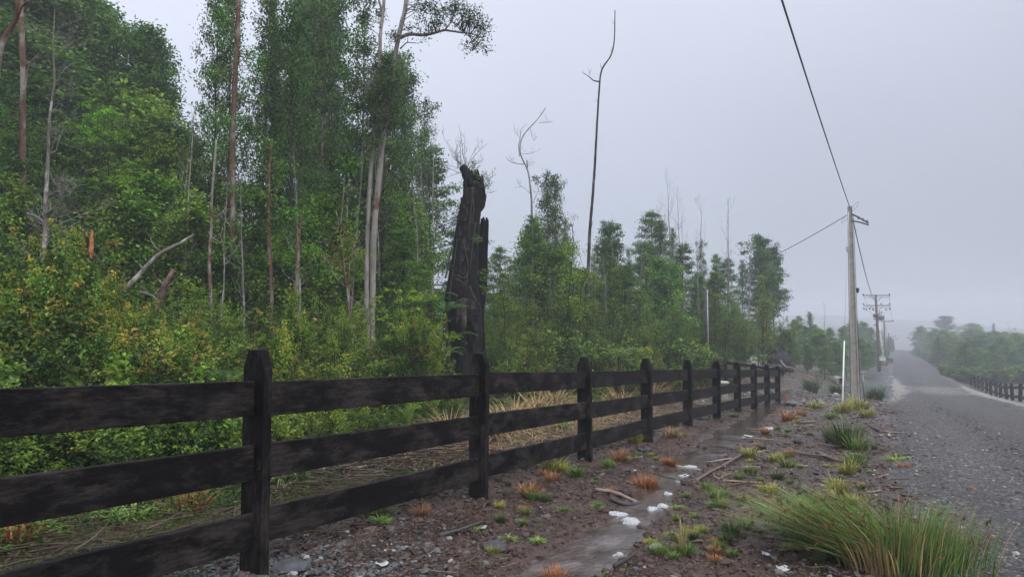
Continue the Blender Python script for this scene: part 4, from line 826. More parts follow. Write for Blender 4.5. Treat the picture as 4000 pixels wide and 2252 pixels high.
rrow(['green0', 'shrub0', 'green1'], [(x_, 1418 + rnd.uniform(-14, 14), rnd.uniform(77, 82)) for x_ in range(3690, 4200, 46)], 'leafy_shrub', 'low hazy shrub behind the far fence', 1.9, 'shrubs behind the far right fence')
rrow(['green0', 'green1'], [(x_, 1352 + (x_ - 3560) * .35 + rnd.uniform(-4, 4), 180 - (x_ - 3560) * .55) for x_ in range(3580, 3720, 17)], 'leafy_shrub', 'roadside shrub toward the crest', 1.6, 'shrubs behind the far right fence')
# far woods that read as one mass in the fog
def mass(name, pts, n, leaf, cols, spread, hgt, seed):
    rs = rng_(seed); C = []
    for x, y, r, h in pts:
        k = int(n); a = rs.rand(k) * 6.28; q = np.sqrt(rs.rand(k)) * r; z = rs.rand(k) ** .7 * h * (1 - (q / r) ** 2 * .6); bx, by = x + np.cos(a) * q, y + np.sin(a) * q; C.append(np.stack([bx, by, macro(bx, by) + z], 1))
    V, Q, c = leaves(np.concatenate(C), leaf, leaf * .6, rs, .7, None, cols[0], cols[1]); return link(name, mesh(name, V, Q, M['leaf'], fcol=c))
rs = rng_(5); pts = []
for k in range(210):
    y = rs.uniform(170, 520); s_ = 1 if rs.rand() < .5 else -1; x = road_c(y) + s_ * rs.uniform(11, 110); pts.append((x, y, rs.uniform(3, 5), rs.uniform(5, 8.5)))
tag(mass('distant_woods', pts, 420, .5, (MD, DK), 1, 1, 6), 'far woods either side of the road dissolving into fog', 'woods', kind='stuff')
pts = []
for k in range(330):
    px = rs.uniform(-900, 2900); Z = edge(px) + rs.uniform(20, 34); x, y = axis_xy(px, Z); pts.append((x, y, rs.uniform(1.6, 2.8), rs.uniform(3, 5.5)))
tag(mass('forest_interior', pts, 330, .20, (MD, DK), 1, 1, 8), 'dark dense forest interior seen between the trunks', 'undergrowth', kind='stuff')
# left-behind-camera flank so the forest goes on outside the frame
row(['layer0', 'broad1', 'tall0'], -1500, -350, 240, 6, lambda p: 300, 'evergreen_tree', 'flank tree outside the view', 'tree', 1.5, 1.1, .5, 1.2, 60, G1)

# ------------------------------------------------------------------ trees the photograph shows one by one
def px_path(pts, Z, wander=.15, seed=1):
    r = rng_(seed); P = [at(a, b, Z) for a, b in pts]; A = np.array([list(p) for p in P]); f = np.cumsum(r.randn(len(A)) * wander * .4); A[:, 0] += -SR * f; A[:, 1] += CR * f; return A
def smooth_path(A, n):
    A = np.asarray(A, float); d = np.concatenate([[0], np.cumsum(np.linalg.norm(np.diff(A, axis=0), axis=1))]); t = np.linspace(0, d[-1], n); B = np.stack([np.interp(t, d, A[:, k]) for k in range(A.shape[1])], 1)
    for _ in range(2): B[1:-1] = (B[:-2] + B[1:-1] * 2 + B[2:]) / 4
    return B
def custom_tree(name, label, Z, trunks, limbs=(), blobs=(), bark='bark_grey', leaf=(.075, .04), cols=(MD, DK), twigs=0, twigL=.6, cat='tree', seed=1, blobn=60, blobc=.13, flat=.7, tipc=YG, tip=0, deadtw=0, front=0):
    rs = rng_(seed); b0 = trunks[0][0][0]; gx, gy = axis_xy(b0[0], Z); g = float(macro(gx, gy)); e = empty(name, (gx, gy, g)); tag(e, label, cat, G1)
    wood = MB(); off = np.array([gx, gy, g]); paths = []
    for i, (pts, r0, r1) in enumerate(list(trunks) + list(limbs)):
        A = px_path(pts, Z, .12, seed + i)
        if i < len(trunks) and pts[0] == b0: A = np.concatenate([[[gx + (A[0, 0] - gx) * .0, gy, g - .25]], A])
        P = smooth_path(A - off, max(14, len(A) * 5)); R = np.linspace(r0, r1, len(P)); wood.tube(P, R, 8 if i < len(trunks) else 5, jit=.13, seed=seed + i); paths.append((P, R))
        if deadtw: bare_branches(rs, wood, P, R, 2, deadtw, twigL, .5, .2, .35, .3, .004)
    if blobs:
        allP = np.concatenate([p for p, r in paths]); C, K, W2 = [], [], wood
        for bx, by, rx, ry, n in blobs:
            c0 = np.array(list(at(bx, by, Z - front))) - off; sx, sy = rx / F_PX * Z, ry / F_PX * Z
            for k in range(n):
                d = rs.randn(3); d /= np.linalg.norm(d); d *= rs.rand() ** .45; c = c0 + np.array([CR, SR, 0]) * d[0] * sx + np.array([-SR, CR, 0]) * d[1] * min(sx, 1.6) + np.array([0, 0, 1]) * d[2] * sy
                j = int(np.argmin(np.linalg.norm(allP - c, axis=1) + .25 * rs.rand(len(allP)))); q = allP[j]; m = (q + c) / 2 + rs.randn(3) * .06
                W2.tube([q, m, c], [.012, .008, .003], 3, cap=False); nn = int(blobn * rs.uniform(.5, 1.4)); gg = rs.randn(nn, 3) * blobc; gg[:, 2] *= flat; C.append(c + gg); K.append(np.full(nn, rs.rand()))
        V, Q, col = leaves(np.concatenate(C), leaf[0], leaf[1], rs, .7, (rs.rand(sum(map(len, C))) < .3) * tip if tip else None, cols[0], cols[1], tipc, np.concatenate(K)); cr = link('crown', mesh('crown', V, Q, M['leaf'], fcol=col), e)
    link('trunk', wood.mesh('trunk', M[bark], True), e)
    return e
custom_tree('forked_tree', 'tall pale pink-barked tree with two leaning trunks and one long limb against the sky', 15.5,
    [([(1452, 1400), (1450, 1240), (1455, 1040), (1462, 920), (1472, 800), (1488, 660), (1498, 560), (1510, 470), (1530, 330), (1545, 240), (1560, 165), (1575, 110), (1590, 40), (1598, -60)], .080, .048), ([(1437, 1420), (1432, 1100), (1436, 900), (1444, 780), (1452, 640), (1466, 500), (1478, 380), (1487, 250), (1490, 150), (1497, 60), (1505, -60)], .058, .034)],
    [([(1566, 150), (1600, 132), (1650, 138), (1690, 130), (1735, 111), (1790, 118), (1850, 121), (1885, 135)], .048, .014), ([(1738, 111), (1765, 75), (1775, 20), (1772, -40)], .02, .008), ([(1800, 118), (1840, 150), (1852, 195)], .012, .005), ([(1497, 60), (1480, 0), (1476, -60)], .03, .02), ([(1562, 190), (1590, 172), (1610, 170)], .02, .008)],
    [(1510, 330, 60, 90, 30), (1455, 420, 80, 120, 46), (1400, 330, 70, 110, 30), (1520, 250, 40, 50, 12), (1420, 540, 50, 60, 14), (1640, 120, 50, 24, 6), (1700, 70, 60, 55, 16), (1790, 40, 80, 60, 24), (1860, 90, 55, 60, 18), (1880, 165, 22, 45, 5), (1840, 170, 30, 40, 5), (1650, 30, 50, 40, 9), (1430, 60, 30, 80, 5), (1530, 140, 30, 25, 4), (1550, 430, 40, 90, 12)], 'bark_pink', (.06, .028), ((.034, .055, .024), (.016, .028, .014)), seed=11, blobn=34, blobc=.09, front=.45)
custom_tree('tall_snag', 'very tall thin bare snag with a crooked tip standing alone against the grey sky', 25,
    [([(2278, 1420), (2288, 1200), (2298, 1060), (2304, 900), (2316, 760), (2324, 640), (2332, 480), (2340, 350), (2345, 290), (2350, 262), (2378, 240), (2391, 210), (2400, 160), (2402, 90), (2403, 40)], .085, .018)],
    [([(2346, 320), (2318, 314), (2300, 300), (2282, 287)], .03, .008), ([(2300, 300), (2303, 280), (2298, 262)], .008, .004), ([(2288, 290), (2276, 283), (2268, 290)], .006, .003), ([(2284, 287), (2276, 278), (2276, 272)], .005, .003), ([(2303, 285), (2310, 276), (2311, 268)], .006, .003), ([(2339, 425), (2335, 400), (2330, 395), (2320, 398)], .01, .004), ([(2336, 395), (2332, 380)], .006, .003),
     ([(2334, 530), (2330, 510), (2331, 498)], .012, .004), ([(2390, 215), (2388, 200), (2389, 185)], .010, .004), ([(2402, 98), (2394, 90), (2391, 80)], .008, .004), ([(2350, 262), (2346, 252), (2347, 243)], .012, .004), ([(2326, 685), (2320, 668), (2320, 652)], .014, .004), ([(2304, 905), (2312, 880), (2316, 860)], .012, .004), ([(2290, 1130), (2272, 1135), (2262, 1145)], .014, .006)], (), 'bark_dark', seed=3)
custom_tree('red_trunk_tree', 'straight reddish-barked trunk rising out of frame left of the tallest dark crowns', 16,
    [([(898, 1400), (903, 1200), (908, 1060), (910, 920), (906, 800), (910, 620), (917, 480), (922, 330), (928, 200), (933, 80), (938, -80)], .082, .045)], [([(910, 1000), (935, 985), (955, 960)], .01, .004), ([(911, 1020), (930, 1005), (965, 1000)], .008, .003)],
    [(870, 300, 70, 60, 12), (880, 90, 40, 60, 8), (975, 220, 45, 50, 8), (900, 470, 90, 60, 14), (860, 590, 80, 50, 12), (930, 760, 60, 40, 8), (900, 160, 30, 20, 4), (930, 880, 50, 30, 7)], 'bark_red', (.07, .035), (MD, DK), seed=21, blobn=40, blobc=.13, deadtw=3, twigL=.9)
custom_tree('white_stemmed_tree', 'thin crooked white-and-red stem in front of the reddish trunk', 13,
    [([(838, 1400), (836, 1330), (820, 1240), (812, 1130), (806, 1000), (808, 900), (812, 800), (822, 700), (826, 640), (835, 540)], .045, .018), ([(838, 1330), (850, 1290), (856, 1230)], .03, .018)],
    [([(812, 880), (850, 835), (875, 820), (870, 790), (885, 760)], .014, .005), ([(870, 820), (880, 860), (905, 890)], .01, .004), ([(815, 905), (830, 930), (870, 950)], .01, .004), ([(820, 710), (845, 690), (890, 705)], .008, .003)], (), 'bark_white', seed=5, deadtw=3, twigL=.5)
custom_tree('slim_trunk_tree', 'slim reddish-brown trunk standing just right of the nearest fence post', 13.5,
    [([(1058, 1480), (1062, 1330), (1064, 1180), (1064, 1060), (1056, 960), (1058, 800), (1060, 700), (1064, 560)], .05, .02)], (), [(1060, 640, 80, 90, 14), (1080, 800, 80, 90, 12)], 'bark_red', (.07, .035), (MD, DK), seed=31, blobn=40, deadtw=3, twigL=.6)
custom_tree('slim_trunk_tree', 'dark straight trunk behind the slim reddish-brown one', 19,
    [([(1070, 1400), (1070, 1000), (1064, 700), (1064, 400), (1062, 150), (1058, -80)], .10, .06)], (), [(1090, 330, 90, 90, 16), (1050, 520, 80, 90, 14), (1120, 150, 60, 60, 8)], 'bark_dark', (.075, .04), (MD, DK), seed=32, blobn=44)
custom_tree('slim_trunk_tree', 'short brown trunk rising from brush two trunks right of the nearest post', 13,
    [([(1178, 1500), (1182, 1400), (1180, 1290), (1170, 1200), (1175, 1050), (1180, 900)], .05, .03)], (), [(1190, 1000, 80, 90, 14), (1160, 850, 70, 80, 10)], 'bark_red', (.06, .032), (MD, DK), seed=33, blobn=44)
custom_tree('forked_sapling', 'pale forked leafless sapling in the middle of the second fence bay', 12.5,
    [([(1385, 1490), (1380, 1400), (1376, 1290), (1366, 1240), (1362, 1170), (1348, 1050), (1340, 960), (1325, 880), (1318, 830)], .026, .009), ([(1364, 1230), (1362, 1130), (1362, 1030), (1378, 960), (1392, 920)], .018, .006)],
    [([(1348, 1120), (1310, 1080), (1290, 1030), (1262, 1000)], .014, .005), ([(1340, 980), (1290, 955), (1225, 935)], .010, .004), ([(1368, 1160), (1400, 1190), (1420, 1200)], .010, .004), ([(1380, 1260), (1410, 1240), (1430, 1200)], .008, .003), ([(1386, 1430), (1430, 1405), (1452, 1395)], .008, .004), ([(1330, 900), (1345, 800), (1350, 700)], .010, .004), ([(1350, 900), (1362, 850), (1358, 780), (1362, 700)], .008, .003)], [(1330, 930, 70, 60, 8), (1370, 1010, 50, 60, 6), (1300, 1010, 50, 40, 5)], 'bark_white', (.04, .022), ((.14, .15, .035), (.06, .08, .02)), seed=41, blobn=26, blobc=.09, deadtw=3, twigL=.4)
custom_tree('slim_trunk_tree', 'tall slim reddish trunk at the far left edge of the forest', 18,
    [([(92, 1400), (88, 900), (84, 560), (90, 400), (92, 280), (88, 150), (86, 0), (80, -80)], .10, .06), ([(95, 340), (110, 280), (120, 240)], .03, .012)], (), [(60, 420, 90, 60, 10)], 'bark_red', (.08, .04), (MD, DK), seed=51, blobn=50, deadtw=4, twigL=1.2)
custom_tree('dead_branch_tree', 'bleached bare limb curling into the top left corner', 9,
    [([(-60, 1400), (-50, 900), (-35, 500), (-20, 250), (0, 130), (40, 80), (72, 62), (76, 30), (66, 5), (68, -60)], .09, .022)], [([(74, 55), (90, 28), (118, 12), (130, -10)], .018, .01)], (), 'bark_white', seed=61)
custom_tree('snapped_tree', 'snapped stem with bright orange split wood above the left shrubs', 9.9,
    [([(352, 1300), (351, 1150), (351, 1010), (353, 925)], .030, .024)], (), (), 'char', seed=71)
_o = [o for o in COL.objects if o.name.startswith('snapped_tree')][0]
_b = MB(); _P = smooth_path(px_path([(354, 1010), (357, 950), (361, 898)], 9.84, 0) - np.array(_o.location), 8); _b.tube(_P, [.012, .022, .026, .027, .026, .024, .018, .006], 8, jit=.25, col=(.36, .15, .055)); link('split_wood', _b.mesh('split_wood', M['stick']), _o)
for pts, r_, Z, bk, lab in (([(470, 1145), (540, 1040), (590, 985), (640, 945), (700, 900)], .045, 12, 'bark_grey', 'long grey dead stem leaning diagonally up to the right'), ([(340, 968), (380, 1005), (430, 1050)], .035, 12.2, 'bark_dark', 'dark fallen stem crossing behind the snapped orange stem'),
                       ([(625, 1215), (640, 1170), (665, 1110), (698, 1055)], .07, 12.5, 'bark_red', 'reddish broken trunk leaning in the thicket'), ([(545, 1140), (570, 1155), (600, 1180)], .03, 12, 'bark_grey', 'short grey stem tilted below the diagonal one'),
                       ([(370, 1250), (385, 1230), (405, 1215)], .04, 11, 'bark_grey', 'grey log end poking from the orange-tipped shrubs'), ([(115, 835), (150, 850), (175, 870)], .035, 14, 'bark_grey', 'short pale fallen stem high in the left foliage'), ([(220, 895), (250, 905), (270, 920)], .035, 14, 'bark_grey', 'second short fallen stem lower in the left foliage'),
                       ([(510, 1450), (560, 1420), (620, 1400), (680, 1375), (705, 1370)], .035, 9.7, 'bark_grey', 'long pale branch lying on the low shrubs left of the nearest post'), ([(400, 1480), (440, 1465), (480, 1455)], .03, 9.4, 'bark_red', 'broken branch lying low behind the top rail at left')):
    P = smooth_path(px_path(pts, Z, .3, int(Z * 10)), 12); c = P[0]; b = MB(); b.tube(P - c, np.linspace(r_, r_ * .6, 12), 8, jit=.15); bare_branches(rng_(3), b, P - c, np.linspace(r_, r_ * .5, 12), 1, 4, .7, .5, .2, .3)
    tag(link('fallen_branch', b.mesh('fallen_branch', M[bk], True), None, Vector(c)), lab, 'dead stem', 'fallen and leaning dead stems')
custom_tree('crooked_dead_tree', 'dead tree with wind-bent twiggy top above the twin pointed crowns', 26,
    [([(2085, 1400), (2082, 1100), (2078, 900), (2076, 780), (2068, 700), (2060, 660), (2045, 640), (2030, 610), (2030, 570), (2045, 530), (2075, 500), (2105, 470), (2130, 432)], .09, .012)],
    [([(2045, 640), (2020, 640), (1990, 630), (1975, 612)], .02, .006), ([(2030, 610), (2025, 570), (2032, 540), (2035, 500), (2052, 490)], .02, .005), ([(2060, 655), (2058, 625)], .03, .02), ([(2105, 480), (2130, 475), (2160, 472)], .012, .004), ([(2070, 505), (2085, 555), (2090, 545)], .008, .004), ([(2040, 600), (2070, 600), (2090, 590)], .01, .004), ([(2078, 760), (2040, 725), (2010, 730)], .012, .005), ([(2078, 800), (2105, 740), (2090, 700)], .012, .005), ([(2032, 540), (2015, 520), (2012, 520)], .008, .004)], (), 'dead', seed=81, deadtw=4, twigL=.55)
custom_tree('lime_creeper_tree', 'bright lime-green leafy sapling climbing beside the tall bare snag', 23,
    [([(2205, 1420), (2215, 1250), (2225, 1100), (2240, 950), (2235, 880)], .03, .012), ([(2280, 1420), (2262, 1250), (2270, 1120)], .03, .012)], [([(2235, 920), (2255, 960), (2275, 1020), (2290, 1060)], .01, .005)],
    [(2235, 960, 26, 70, 9), (2215, 1060, 36, 60, 10), (2265, 1090, 30, 40, 6), (2225, 1180, 50, 60, 14), (2270, 1210, 36, 40, 8), (2210, 1290, 44, 60, 10), (2250, 1370, 40, 50, 7)], 'bark_dark', (.085, .045), ((.13, .22, .025), (.06, .12, .018)), seed=91, blobn=40, blobc=.14)
# bright new-growth clumps
for k, (px, py, Z, n) in enumerate(((1580, 1230, 14, 60), (1690, 1330, 14, 20), (450, 620, 17, 46), (380, 480, 17, 20), (470, 730, 16, 30))):
    rs = rng_(200 + k); gx, gy = axis_xy(px, Z); g = float(macro(gx, gy)); e = empty('bright_shrub', (gx, gy, g)); off = np.array([gx, gy, g]); c0 = np.array(list(at(px, py, Z))) - off; W = MB(); C = []; LT = []
    hgt = 1.3 * Z / 14
    for i in range(n):
        c = c0 + np.array([rs.randn() * .38, rs.randn() * .3, rs.uniform(-.6, .6)]) * (Z / 14) * (1 if n > 30 else .7); W.tube([[0, 0, -.1], c * [.5, .5, .75], c], [.015, .01, .004], 3, cap=False)
        g_ = rs.randn(46, 3) * .075 * Z / 14; g_[:, 2] = np.abs(g_[:, 2]) * .5 - .4 * (g_[:, 0] ** 2 + g_[:, 1] ** 2) * 6; C.append(c + g_); LT.append(np.clip(.9 - np.linalg.norm(g_[:, :2], axis=1) * 7, 0, 1))
    V, Q, col = leaves(np.concatenate(C), .055 * Z / 14, .026 * Z / 14, rs, 1.2, np.concatenate(LT), (.055, .12, .022), (.03, .075, .018), (.20, .30, .03)); link('foliage', mesh('foliage', V, Q, M['leaf'], fcol=col), e); link('stems', W.mesh('stems', M['bark_dark']), e)
    tag(e, ['shrub with round yellow-green new growth just left of the burnt stump', 'smaller yellow-green tufted shrub against the burnt stump foot', 'bright yellow-green tufted crown high in the left forest', 'smaller bright tufted crown above the large one at left', 'bright tufted crown below the large one at left'][k], 'shrub', 'shrubs with bright new growth')

# ------------------------------------------------------------------ the burnt hollow stump
SZ = 19.0
def burnt():
    px0 = 1835; gx, gy = axis_xy(px0, SZ); g = float(macro(gx, gy)); e = empty('burnt_stump', (gx, gy, g)); tag(e, 'tall hollow fire-blackened tree stump leaning right with a jagged top and sprouting twigs', 'tree stump'); off = np.array([gx, gy, g])
    rt = np.array([CR, SR, 0]); fw = np.array([-SR, CR, 0]); K = 1.5534
    def shell(rows, depth, jag, arc, seed, name, mat, thick=.0, dz=0, nz=70, na=52, amp=.15):
        ys = np.array([r[0] for r in rows]) * K; l = np.array([r[1] for r in rows]) * K; r_ = np.array([r[2] for r in rows]) * K
        t = np.linspace(0, 1, nz); yy = ys[0] + (ys[-1] - ys[0]) * t; L = np.interp(-yy, -ys, l); R = np.interp(-yy, -ys, r_)
        V = []; an = np.linspace(arc[0], arc[1], na)
        for i in range(nz):
            zc = at(1835, yy[i], SZ).z; m = SZ / F_PX; cx = ((L[i] + R[i]) / 2 - px0) * m; w_ = (R[i] - L[i]) / 2 * m
            nn = 1 + amp * 3.0 * fbm(an * 5 + seed * 3, np.full(na, t[i] * 5), 3, seed) * .5 + amp * .9 * np.abs(fbm(an * 14, np.full(na, t[i] * 9), 3, seed + 9)) - .10 * np.abs(np.sin(an * 3.1 + .6 * fbm(an * 2, np.full(na, t[i] * 3), 2, seed)))
            for a, q in zip(an, nn):
                topcut = jag(a) if t[i] > .8 else 0; z = zc - (t[i] - .8) / .2 * topcut if t[i] > .8 else zc
                V.append(rt * (cx + w_ * q * math.cos(a)) + fw * (dz + depth * w_ * q * math.sin(a)) + np.array([0, 0, z - g]))
        V = np.array(V) + 0; n = na; i = np.arange(nz - 1)[:, None] * n; j = np.arange(n - 1)[None]; Q = np.stack([i + j, i + j + 1, i + n + j + 1, i + n + j], -1).reshape(-1, 4)
        me = mesh(name, V, Q, mat, True); o = link(name, me, e); s = o.modifiers.new('thick', 'SOLIDIFY'); s.thickness = thick; s.offset = 0; return o
    rs = rng_(77); jt = rs.rand(60)
    def jag1(a): return .95 * max(0, math.sin(1.0 * (a + 1.55)) ** 2) * (.3 + .7 * jt[int((a + 10) * 6) % 60]) + .25 * jt[int((a + 10) * 9) % 60]
    main = [(965, 1138, 1216), (905, 1136, 1214), (860, 1133, 1212), (800, 1128, 1208), (740, 1124, 1197), (700, 1130, 1193), (650, 1136, 1196), (600, 1145, 1200), (550, 1153, 1205), (500, 1161, 1213), (460, 1166, 1217), (436, 1166, 1216), (424, 1163, 1213)]
    shell([(y, l, r) for y, l, r in main], .9, jag1, (-math.pi * 1.02, math.pi * .98), 3, 'charred_trunk', M['char'], .05)
    # the left horn at the top, bent to the left
    b = MB(); H = smooth_path(np.array([list(at(a * K, c * K, SZ - .15)) for a, c in ((1184, 470), (1178, 446), (1169, 428), (1162, 418))]) - off, 9); b.tube(H, [.17, .165, .155, .15, .14, .13, .125, .12, .10], 12, jit=.2, seed=4); link('horn', b.mesh('horn', M['char'], True), e)
    b = MB(); H = smooth_path(np.array([list(at(a * K, c * K, SZ - .1)) for a, c in ((1203, 470), (1202, 445), (1201, 424))]) - off, 7); b.tube(H, [.12, .10, .08, .06, .045, .03, .008], 8, jit=.3, seed=5); link('splinter', b.mesh('splinter', M['char'], True), e)
    b = MB(); H = smooth_path(np.array([list(at(a * K, c * K, SZ - .1)) for a, c in ((1211, 480), (1213, 460), (1214, 446))]) - off, 7); b.tube(H, [.08, .07, .06, .05, .035, .02, .006], 8, jit=.3, seed=6); link('splinter', b.mesh('splinter', M['char'], True), e)
    back = [(965, 1174, 1216), (905, 1176, 1216), (860, 1178, 1216), (800, 1180, 1213), (740, 1184, 1218), (700, 1188, 1221), (650, 1192, 1222), (600, 1199, 1224), (560, 1203, 1225), (536, 1207, 1225)]
    shell(back, 1.3, lambda a: .28 * jt[int((a + 10) * 7) % 60], (-math.pi * .9, math.pi * .9), 8, 'rear_slab', M['char_deep'], .04, dz=.62, amp=.07)
    # front hollow: a black recess panel of charcoal and hanging splinter
    b = MB()
    for (a, c, d, f, s_) in ((1158, 765, 1163, 835, .11), (1166, 775, 1168, 838, .08), (1153, 770, 1148, 812, .09), (1163, 755, 1160, 790, .13)):
        H = smooth_path(np.array([list(at(a * K, c * K, SZ - .62)), list(at((a + d) / 2 * K + 4, (c + f) / 2 * K, SZ - .70)), list(at(d * K, f * K, SZ - .66))]) - off, 9); b.tube(H, np.linspace(s_, .02, 9), 8, jit=.35, seed=int(a))
    link('hanging_splinter', b.mesh('hanging_splinter', M['bark_dark'], True), e)
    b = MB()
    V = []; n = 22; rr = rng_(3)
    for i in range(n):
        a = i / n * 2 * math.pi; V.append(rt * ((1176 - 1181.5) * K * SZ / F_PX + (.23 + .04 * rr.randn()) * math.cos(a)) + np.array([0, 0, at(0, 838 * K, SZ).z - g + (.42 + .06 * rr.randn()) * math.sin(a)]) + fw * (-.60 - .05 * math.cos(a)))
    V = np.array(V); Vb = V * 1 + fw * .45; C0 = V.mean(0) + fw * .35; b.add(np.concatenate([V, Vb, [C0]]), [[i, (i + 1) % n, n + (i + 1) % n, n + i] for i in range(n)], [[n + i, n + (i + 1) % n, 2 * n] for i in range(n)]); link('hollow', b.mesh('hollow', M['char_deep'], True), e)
    # bark flakes
    b = MB(); rr = rng_(9)
    for k in range(300):
        t = rr.rand(); yy = (880 - t * 440) * K; L = np.interp(-yy, [-m[0] * K for m in main], [m[1] * K for m in main]); R = np.interp(-yy, [-m[0] * K for m in main], [m[2] * K for m in main]); u = rr.uniform(-.92, .92); m = SZ / F_PX
        c = rt * (((L + R) / 2 - px0) * m + u * (R - L) / 2 * m) + fw * (-.92 * math.sqrt(max(0, 1 - u * u)) * (R - L) / 2 * m - .02) + np.array([0, 0, at(1835, yy, SZ).z - g]); s_ = rr.uniform(.05, .13)
        cc = [(.006, .0055, .0055), (.014, .011, .010), (.028, .020, .017)][rr.randint(3)]
        b.box(c, (s_ * .8, .03, s_ * rr.uniform(1, 2.4)), R=np.array([[CR, -SR, 0], [SR, CR, 0], [0, 0, 1]]) @ np.array([[1, 0, rr.randn() * .15], [0, 1, rr.randn() * .2], [0, 0, 1]]), col=cc)
    link('bark_flakes', b.mesh('bark_flakes', M['stick']), e)
    # roots of epiphytes running down and bare sprigs above
    b = MB()
    for pts in ([(1190, 470), (1187, 500), (1184, 530), (1180, 560), (1181, 600)], [(1166, 610), (1172, 640), (1178, 665), (1175, 700), (1172, 730)], [(1186, 470), (1192, 520), (1187, 570)], [(1150, 690), (1165, 700), (1178, 690)], [(1145, 700), (1165, 712), (1172, 705)], [(1196, 560), (1188, 620), (1181, 690)], [(1180, 720), (1195, 750), (1210, 770)], [(1128, 760), (1136, 700), (1145, 640), (1150, 600)], [(1120, 700), (1132, 640), (1140, 600)]):
        H = smooth_path(np.array([list(at(a * K, c * K, SZ - .66)) for a, c in pts]) - off, 12); b.tube(H, np.linspace(.022, .009, 12), 5, jit=.2)
    link('climbing_roots', b.mesh('climbing_roots', M['stick'] if False else M['bark_dark'], True), e)
    b = MB(); rr = rng_(19); base = np.array(list(at(1172 * K, 428 * K, SZ))) - off
    for k in range(24):
        az = YAW * math.pi / 180 + (math.pi if rr.rand() < .68 else 0) + rr.randn() * .7; S = branch_path(rr, base + rr.randn(3) * .08, az, rr.uniform(.1, 1.35), rr.uniform(.5, 1.15), 7, rr.uniform(-.4, .5), .08); b.tube(S, np.linspace(.010, .004, 7), 3, cap=False); bare_branches(rr, b, S, np.linspace(.007, .004, 7), 2, 3, .35, .9, .2, .9, .4, .004)
    base = np.array(list(at(1208 * K, 460 * K, SZ))) - off
    for k in range(12):
        S = branch_path(rr, base + rr.randn(3) * .15, YAW * math.pi / 180 + rr.randn() * .8, rr.uniform(-.2, .8), rr.uniform(.3, .65), 6, .4, .09); b.tube(S, np.linspace(.009, .004, 6), 3, cap=False); bare_branches(rr, b, S, np.linspace(.007, .004, 6), 1, 3, .25, .9, .2, .9, .4, .004)
    link('bare_sprigs', b.mesh('bare_sprigs', M['dead'], True), e)
    C = []
    for a, c, n in ((1190, 418, 3), (1194, 430, 2), (1208, 452, 3), (1221, 466, 3), (1205, 605, 4), (1212, 690, 4), (1216, 735, 5)):
        c0 = np.array(list(at(a * K, c * K, SZ - .3))) - off
        for q in range(n): C.append(c0 + rr.randn(3) * .09 + rr.randn(26, 3) * .055)
    V, Q, col = leaves(np.concatenate(C), .06, .035, rr, .8, None, (.07, .11, .03), (.03, .055, .02)); tag(link('leafy_sprigs', mesh('leafy_sprigs', V, Q, M['leaf'], fcol=col), e), kind='stuff')
burnt()

# ------------------------------------------------------------------ grasses, rushes, ferns
def blade_mesh(name, seed, n, H, spread, lean, w, cols, seg=4, curl=.5, base=.05, dryfrac=0, drycol=(.32, .23, .11), leandir=None, heads=0):
    """n tapering blades as curved strips; cols = root colour, tip colour"""
    rs = rng_(seed); t = np.linspace(0, 1, seg + 1); V = []; C = []; HV = []
    for i in range(n):
        a = rs.rand() * 6.28; r0 = base * math.sqrt(rs.rand()); h = H * rs.uniform(.45, 1.05); ln = lean * rs.uniform(.3, 1.2)
        d = np.array([math.cos(a), math.sin(a)]) * spread * rs.uniform(.2, 1)
        if leandir is not None: d = d * .5 + np.array(leandir) * ln
        P = np.stack([math.cos(a) * r0 + d[0] * t ** 1.5, math.sin(a) * r0 + d[1] * t ** 1.5, h * (t - curl * t ** 3 * rs.uniform(.2, 1)) - .02], 1)
        sd = np.array([-math.sin(a + rs.randn() * .6), math.cos(a + rs.randn() * .6), 0]); ww = w * rs.uniform(.6, 1.3) * (1 - t ** 2 * .92)[:, None] / 2
        V.append(np.stack([P - sd * ww, P + sd * ww], 1).reshape(-1, 3)); dry = rs.rand() < dryfrac; k = rs.uniform(.75, 1.25)
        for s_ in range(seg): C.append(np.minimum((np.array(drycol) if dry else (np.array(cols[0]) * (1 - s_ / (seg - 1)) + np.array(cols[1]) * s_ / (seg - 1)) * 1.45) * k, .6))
        if heads and rs.rand() < heads: HV.append(P[-2] * .6 + P[-1] * .4)
    V = np.concatenate(V); m = 2 * (seg + 1); i = np.arange(n)[:, None] * m; j = np.arange(seg)[None] * 2; Q = np.stack([i + j, i + j + 1, i + j + 3, i + j + 2], -1).reshape(-1, 4)
    return mesh(name, V, Q, M['grass'], fcol=np.array(C)), HV
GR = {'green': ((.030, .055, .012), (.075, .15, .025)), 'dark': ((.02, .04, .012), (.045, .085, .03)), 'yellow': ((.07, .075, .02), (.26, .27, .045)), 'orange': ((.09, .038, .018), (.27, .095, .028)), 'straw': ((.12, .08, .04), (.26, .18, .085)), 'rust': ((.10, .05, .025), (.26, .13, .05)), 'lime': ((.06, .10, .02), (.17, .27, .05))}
TM = {}
for nm, c in GR.items():
    for v in range(2):
        h, sp_w, n, w_, curl = {'straw': (.34, .34, 260, .006, .95), 'lime': (.10, .16, 160, .009, .7), 'dark': (.24, .15, 460, .0034, .4)}.get(nm, (.18, .115, 210, .0055, .38))
        TM[nm, v] = blade_mesh('blades', 300 + v + len(TM), n, h, sp_w, 0, w_, c, 4, curl, .07, .12 if nm in ('green', 'yellow', 'dark') else 0)[0]
TM['big', 0] = blade_mesh('blades', 340, 90, .42, .36, 0, .016, ((.04, .08, .02), (.12, .22, .05)), 6, .85, .06, .06)[0]
TM['tall', 0] = blade_mesh('blades', 341, 40, .62, .22, 0, .006, ((.16, .15, .05), (.30, .26, .10)), 6, .4, .04, .3)[0]
